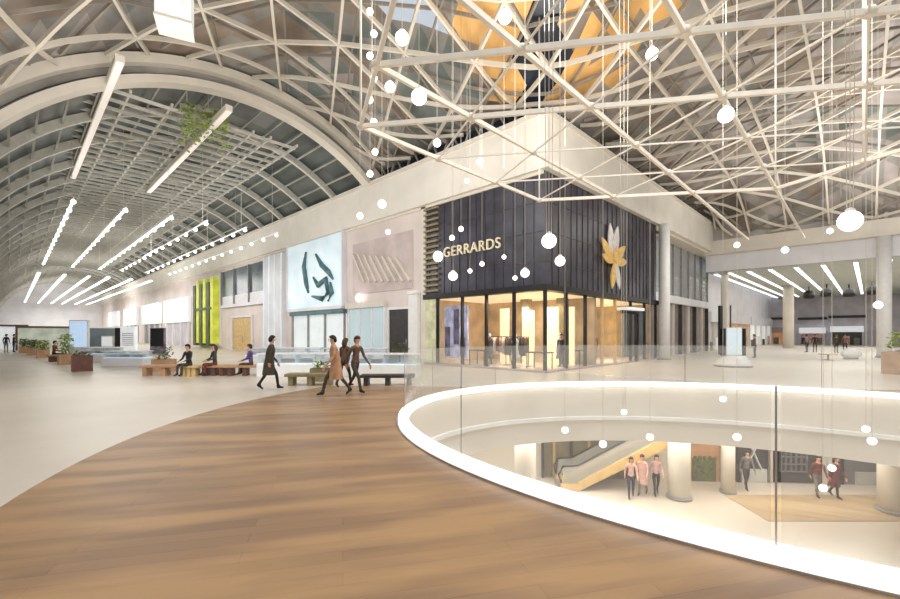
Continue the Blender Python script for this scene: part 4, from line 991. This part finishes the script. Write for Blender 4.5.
def foliage(b, cx, cy, z0, rx, ry, h, n=160, sz=.17):
    for k in range(n):
        a, u = random.uniform(0, 6.3), random.random()**.5; z = z0+h*random.random()**.8; f = math.sqrt(max(0, 1-((z-z0)/h-.4)**2*1.6))
        q = Vector((cx+rx*u*f*math.cos(a), cy+ry*u*f*math.sin(a), z)); a2 = random.uniform(0, 6.3)
        d_ = Vector((math.cos(a2), math.sin(a2), random.uniform(-.2, .9))).normalized()*sz*random.uniform(.7, 1.4); n_ = d_.cross(Vector((random.uniform(-.3, .3), .2, 1))).normalized()*sz*.32
        b.face([q, q+d_*.5+n_, q+d_, q+d_*.5-n_])
def planter(label, loc, rz, lx, ly, hz_, m, leaf, fh=.5, n=160):
    d = thing('planter', label, 'planter', loc, rz)
    b = MB(); x, y = lx/2, ly/2; t_ = .05
    b.box(-x, x, -y, -y+t_, 0, hz_); b.box(-x, x, y-t_, y, 0, hz_); b.box(-x, -x+t_, -y+t_, y-t_, 0, hz_); b.box(x-t_, x, -y+t_, y-t_, 0, hz_); b.box(-x+t_, x-t_, -y+t_, y-t_, 0, .05); b.build('box', m, d)
    b = MB(); b.box(-x+t_+.002, x-t_-.002, -y+t_+.002, y-t_-.002, .05, hz_-.06); b.build('soil', 'c_brown', d)
    b = MB()
    for k in range(6): b.tube([(random.uniform(-x*.6, x*.6), random.uniform(-y*.6, y*.6), hz_-.07), (random.uniform(-x*.7, x*.7), random.uniform(-y*.7, y*.7), hz_+fh*.6)], .012, 5)
    sm_ = b.build('stems', 'leafdark', d)
    b = MB(); foliage(b, 0, 0, hz_-.05, x*.95, y*1.1, fh, n); b.build('foliage', leaf, sm_)
    return d
planter('tan planter with yellow green leaves beside the tall column under the header', fl(903, 374), .3, 1.3, .9, 1.0, 'oak', 'leaf', .9, 260)

# ------------------------------------------------------------------ left wing floor furniture
planter('dark red brown square planter box at the near end of the seating row', fl(82, 371), ANG_U, .75, .75, .75, 'brownbox', 'leafdark', .2, 60)
for i, (px, py, lab_) in enumerate([(66, 364, 'low brown planter with tall green leaves just behind the red brown box'), (43, 357.5, 'low brown planter with bushy leaves, next behind the seat of the dark red person'), (33, 355, 'low brown planter with leaves, next to last of the seating row'), (24, 353, 'low brown planter with leaves, far end of the seating row')]):
    planter(lab_, fl(px, py), ANG_U, 1.5, .7, .6, 'oak', 'leaf' if i in (0, 1) else 'leafdark', 1.2 if i == 0 else .7, 320)
def bench(label, loc, rz, L_, m='oak', h=.44, base='olive'):
    d = thing('bench', label, 'bench', loc, rz)
    b = MB(); b.bev(-L_/2, L_/2, -.3, .3, h-.1, h, .02); b.build('seat', m, d)
    for x in (-L_/2+.2, 0, L_/2-.2):
        b = MB(); b.box(x-.08, x+.08, -.24, .24, 0, h-.1); b.build('leg', base, d)
    return d
bench('low oak seat under the person in dark red beside the brown planters', fl(54, 361.5), ANG_U, 1.4, 'oak', .46, 'brownbox')
q = fl(54, 361.5); person('seated person in dark red top beside the brown planters', (q.x+.05, q.y-.06, .03), -1.2, 'sit', 'c_red', 'black', 0, 'h_dark', 1.72)
B = [(166, 375.5, 1.9, 'oak', 'tan oak bench with a plant behind it, leftmost of the bench row', 'oak'), (191, 376, .8, 'tan', 'pale block bench under the seated person in black', 'tan'), (215, 375.5, 1.1, 'oak', 'oak bench under the seated person in red trousers', 'brownbox'), (246, 375.5, 1.6, 'oak', 'oak bench under the seated person in purple', 'brownbox')]
for px, py, L_, m, l_, bs in B: bench(l_, fl(px, py), .12, L_, m, .46, bs)
q = fl(190, 376); person('seated person in black with dark hair on the pale block bench', (q.x, q.y-.08, .03), PI*.9, 'sit', 'black', 'charcoal', 0, 'h_dark', 1.74)
q = fl(216, 375.5); person('seated person in dark top and red trousers on an oak bench', (q.x, q.y-.08, .03), PI*.75, 'sit', 'charcoal', 'c_red', 0, 'h_brown', 1.74, long_hair=True)
q = fl(253, 375.5); person('seated person in dark purple top on the last oak bench', (q.x-.05, q.y-.08, .03), PI*.55, 'sit', 'c_purple', 'c_olive', 0, 'h_dark', 1.74)
planter('small tan planter with leafy plant behind the leftmost bench', fl(164, 371.5), .1, .9, .5, .6, 'oak', 'leafdark', .6, 90)
bench('dark olive bench in front of the white jewellery counter', fl(311, 385), .05, 1.7, 'olive', .42, 'olive')
bench('dark grey bench in front of the pale glass counter', fl(388, 385), .05, 1.9, 'charcoal', .38, 'charcoal')
planter('olive planter with low leaves behind the walking people', fl(322, 381), .05, .8, .5, .5, 'olive', 'leaf', .3, 70)
def counter(label, loc, rz, L_, n, m='white', glassm='bluepanel', h=1.0):
    d = thing('display_counter', label, 'counter', loc, rz)
    b = MB(); b.bev(-L_/2, L_/2, -.45, .45, 0, h*.55, .03); b.build('base', m, d)
    b = MB(); b.box(-L_/2+.05, L_/2-.05, -.4, .4, h*.55, h*.58); b.build('display_bed', 'screenblue', d)
    w = (L_-.1)/n
    for k in range(n):
        x = -L_/2+.05+k*w
        b = MB(); b.box(x+.02, x+w-.02, -.4, .4, h*.58, h*.95); gc = b.build('glass_case', 'frost', d)
        b = MB(); b.box(x+.12*w, x+.7*w, -.2, .2, h*.59, h*.75); b.build('display_tray', ['grey', 'charcoal', 'teal', 'c_white'][k % 4], gc)
    b = MB(); b.box(-L_/2, L_/2, -.45, .45, h*.95, h); b.build('countertop', 'palewhite', d)
counter('long white jewellery counter with blue lit glass cases', fl(308, 376), .05, 4.0, 5)
counter('pale glass counter with white base beside the dark doorway', fl(386, 377), -.1, 2.8, 4)
counter('white counter with pale cases behind the long jewellery counter', fl(285, 364.5), .0, 4.4, 5)
counter('white counter with pale cases behind the pale glass counter', fl(357, 364.5), .0, 3.6, 4)
planter('white planter with grey green leaves before the dark doorway', fl(399, 373), .0, .9, .6, .5, 'white', 'darkgreen', .9, 90)
def totem(label, px, py, w, h, m, frame='white', rz=0, nlines=0, z=0):
    d = thing('display_totem', label, 'sign', fl(px, py), rz)
    b = MB(); b.bev(-w/2-.06, w/2+.06, -.12, .12, .1, h, .02); b.build('casing', frame, d)
    b = MB(); b.box(-w/2, w/2, -.135, -.12, .7, h-.08); sc = b.build('screen', m, d)
    b = MB(); b.bev(-w/2-.15, w/2+.15, -.3, .3, 0, .1, .02); b.build('foot', 'grey', d)
    if nlines:
        b = MB()
        for k in range(nlines): b.box(-w/2+.08, w/2-.08, -.15, -.135, .9+k*(h-1.3)/nlines, .9+k*(h-1.3)/nlines+.05)
        b.build('ruled_lines', 'grey', sc)
totem('white totem board with grey ruled lines left of the benches', 129, 357, 1.05, 2.35, 'screenwhite', 'screenwhite', 0, 7)  # board and casing given a glow so the white reads bright
totem('bright blue white screen totem above the planters', 79.5, 355.5, 1.4, 2.9, 'screenblue', 'palewhite')
totem('small white screen totem between the blue screen and the ruled board', 108, 354, .9, 1.6, 'screenwhite', 'palewhite')
totem('black screen totem with violet edge right of the ruled board', 158, 354.5, 1.1, 2.3, 'black', 'purple')
totem('narrow black banner stand touching the left of the ruled board', 118.5, 354, .35, 2.3, 'black', 'charcoal')
counter('low white service counter in front of the ruled board', fl(128, 366), .0, 2.3, 3, 'palewhite', h=.85)
counter('grey white service counter beside the red brown planter box', fl(103, 362), .0, 2.2, 3, 'palewhite', h=.95)
mk('dimwindow', srgb(186, 194, 182), .3, var=.2, scale=.8, emit=srgb(186, 196, 182), es=.3)
def framed(label, px, py, w, h, inner, fr):
    d = thing('framed_screen', label, 'screen', fl(px, py), .7)
    b = MB(); b.box(-w/2, -w/2+.18, -.15, .15, 0, h); b.box(w/2-.18, w/2, -.15, .15, 0, h); b.box(-w/2+.18, w/2-.18, -.15, .15, h-.2, h); b.build('frame', fr, d)
    b = MB(); b.box(-w/2+.18, w/2-.18, -.06, .06, .05, h-.2); b.build('screen', inner, d)
framed('wide framed white screen wall behind the two standing people', 5, 350.2, 3.6, 2.75, 'screenwhite', 'c_brown')
framed('framed grey green window wall behind the planters', 45, 349.8, 4.6, 2.6, 'dimwindow', 'c_brown')
framed('framed slate blue shop wall left of the ruled board', 101, 349, 4.6, 2.6, 'screendark', 'palewhite')

# ------------------------------------------------------------------ lights
def toward(d): return Vector(d).to_track_quat('-Z', 'Y').to_euler()
def area(name, loc, size, e, c=(1, .96, .9), rot=(0, 0, 0), sy=None):
    l = bpy.data.lights.new(name, 'AREA'); l.energy = e; l.color = c; l.size = size
    if sy: l.shape = 'RECTANGLE'; l.size_y = sy
    o = bpy.data.objects.new(name, l); col.objects.link(o); o.location = loc; o.rotation_euler = rot; return o
area('atrium_top_fill', (6, 9, 12.3), 11, 1500, (1, .97, .93))  # added soft overhead fill, no fixture modelled for it
area('atrium_up_fill', (5, 11, 7.6), 9, 1500, (1, .96, .9), (PI, 0, 0))  # added upward fill to lift the roof underside
area('forecourt_fill', (-8, 12, 11.5), 9, 350, (1, .96, .9))  # added fill over the forecourt, no lamp hangs there
for s_, e in ((26, 500), (48, 700), (72, 900), (100, 900), (128, 900)):
    p = W(s_, -9, 8.6); area('vault_downlight', p, 10, e, (1, .98, .95), (0, 0, ANG_U))
    p = W(s_, -9, 8.9); area('vault_up_fill', p, 10, e*.6, (1, .98, .95), (PI, 0, ANG_U))  # upward fill added to brighten the vault skin
for s_, e, z in ((5, 380, 9.5), (18, 380, 8.2), (36, 560, 8.2), (60, 800, 8.2), (95, 1100, 8.2)):
    area('wall_fill', W(s_, -9.5, z), 5, e, (1, .97, .95), toward((V.x, V.y, -.25)))  # added fill aimed at the left facade to brighten it
area('end_wall_fill', W(118, -9, 6), 8, 800, (1, .98, .96), toward((U.x, U.y, .05)))  # added to brighten the far end wall of the vault
area('kiosk_fill', W(4, -13, 6), 5, 220, (1, .98, .96), toward((U.x, U.y, -.12)))  # added fill for the kiosks and totems on the left
area('right_wing_fill', W(-10, 12, 9.5), 5, 320, (1, .97, .93), toward((V.x, V.y, -.2)))  # added fill towards the right wing
area('roof_fill', W(6, -14, 8.5), 8, 480, (1, .97, .93), (PI, 0, 0))  # upward fill added for the left roof lattice
area('roof_fill', W(-12, 18, 8.5), 9, 1000, (1, .97, .93), (PI, 0, 0))  # upward fill added for the right roof lattice
for t_ in (36, 54): area('wing_downlight', W(-12, t_, 7.1), 12, 1100, (1, .97, .93), (0, 0, ANG_V))
area('right_hall_fill', (21, 24, 10.3), 9, 700, (1, .96, .88))  # added fill above the right hall, not a real fixture
area('lower_level_light', (9, 17.2, -2.15), 18, 520, (1, .93, .84), (0, 0, 0), 2.2)
area('void_light', (6, 9, -1.9), 8, 250, (1, .95, .88))
pt = W(2.6, 2.6, 3.6); area('shop_light', pt, 3, 300, (1, .9, .74))
pt = W(2.2, 8.6, 3.6); area('shop_light', pt, 3, 300, (1, .9, .74))
w = bpy.data.worlds.new('World'); bpy.context.scene.world = w; w.use_nodes = True
bg = w.node_tree.nodes['Background']; bg.inputs['Color'].default_value = (.93, .96, 1, 1); bg.inputs['Strength'].default_value = .75

# ------------------------------------------------------------------ camera / view
cam = bpy.data.cameras.new('camera'); co = bpy.data.objects.new('camera', cam); col.objects.link(co)
co.location = (0, 0, EYE); co.rotation_euler = (PI/2, 0, 0)
cam.sensor_width = 36; cam.lens = F/900*36; cam.shift_y = (HOR-299.5)/900; cam.clip_end = 500; cam.clip_start = .05
sc_ = bpy.context.scene; sc_.camera = co
sc_.view_settings.view_transform = 'Standard'; sc_.view_settings.look = 'None'; sc_.view_settings.gamma = 1; sc_.view_settings.exposure = -0.05
sc_.cycles.use_denoising = True
sc_.cycles.max_bounces = 8; sc_.cycles.transparent_max_bounces = 24; sc_.cycles.diffuse_bounces = 4
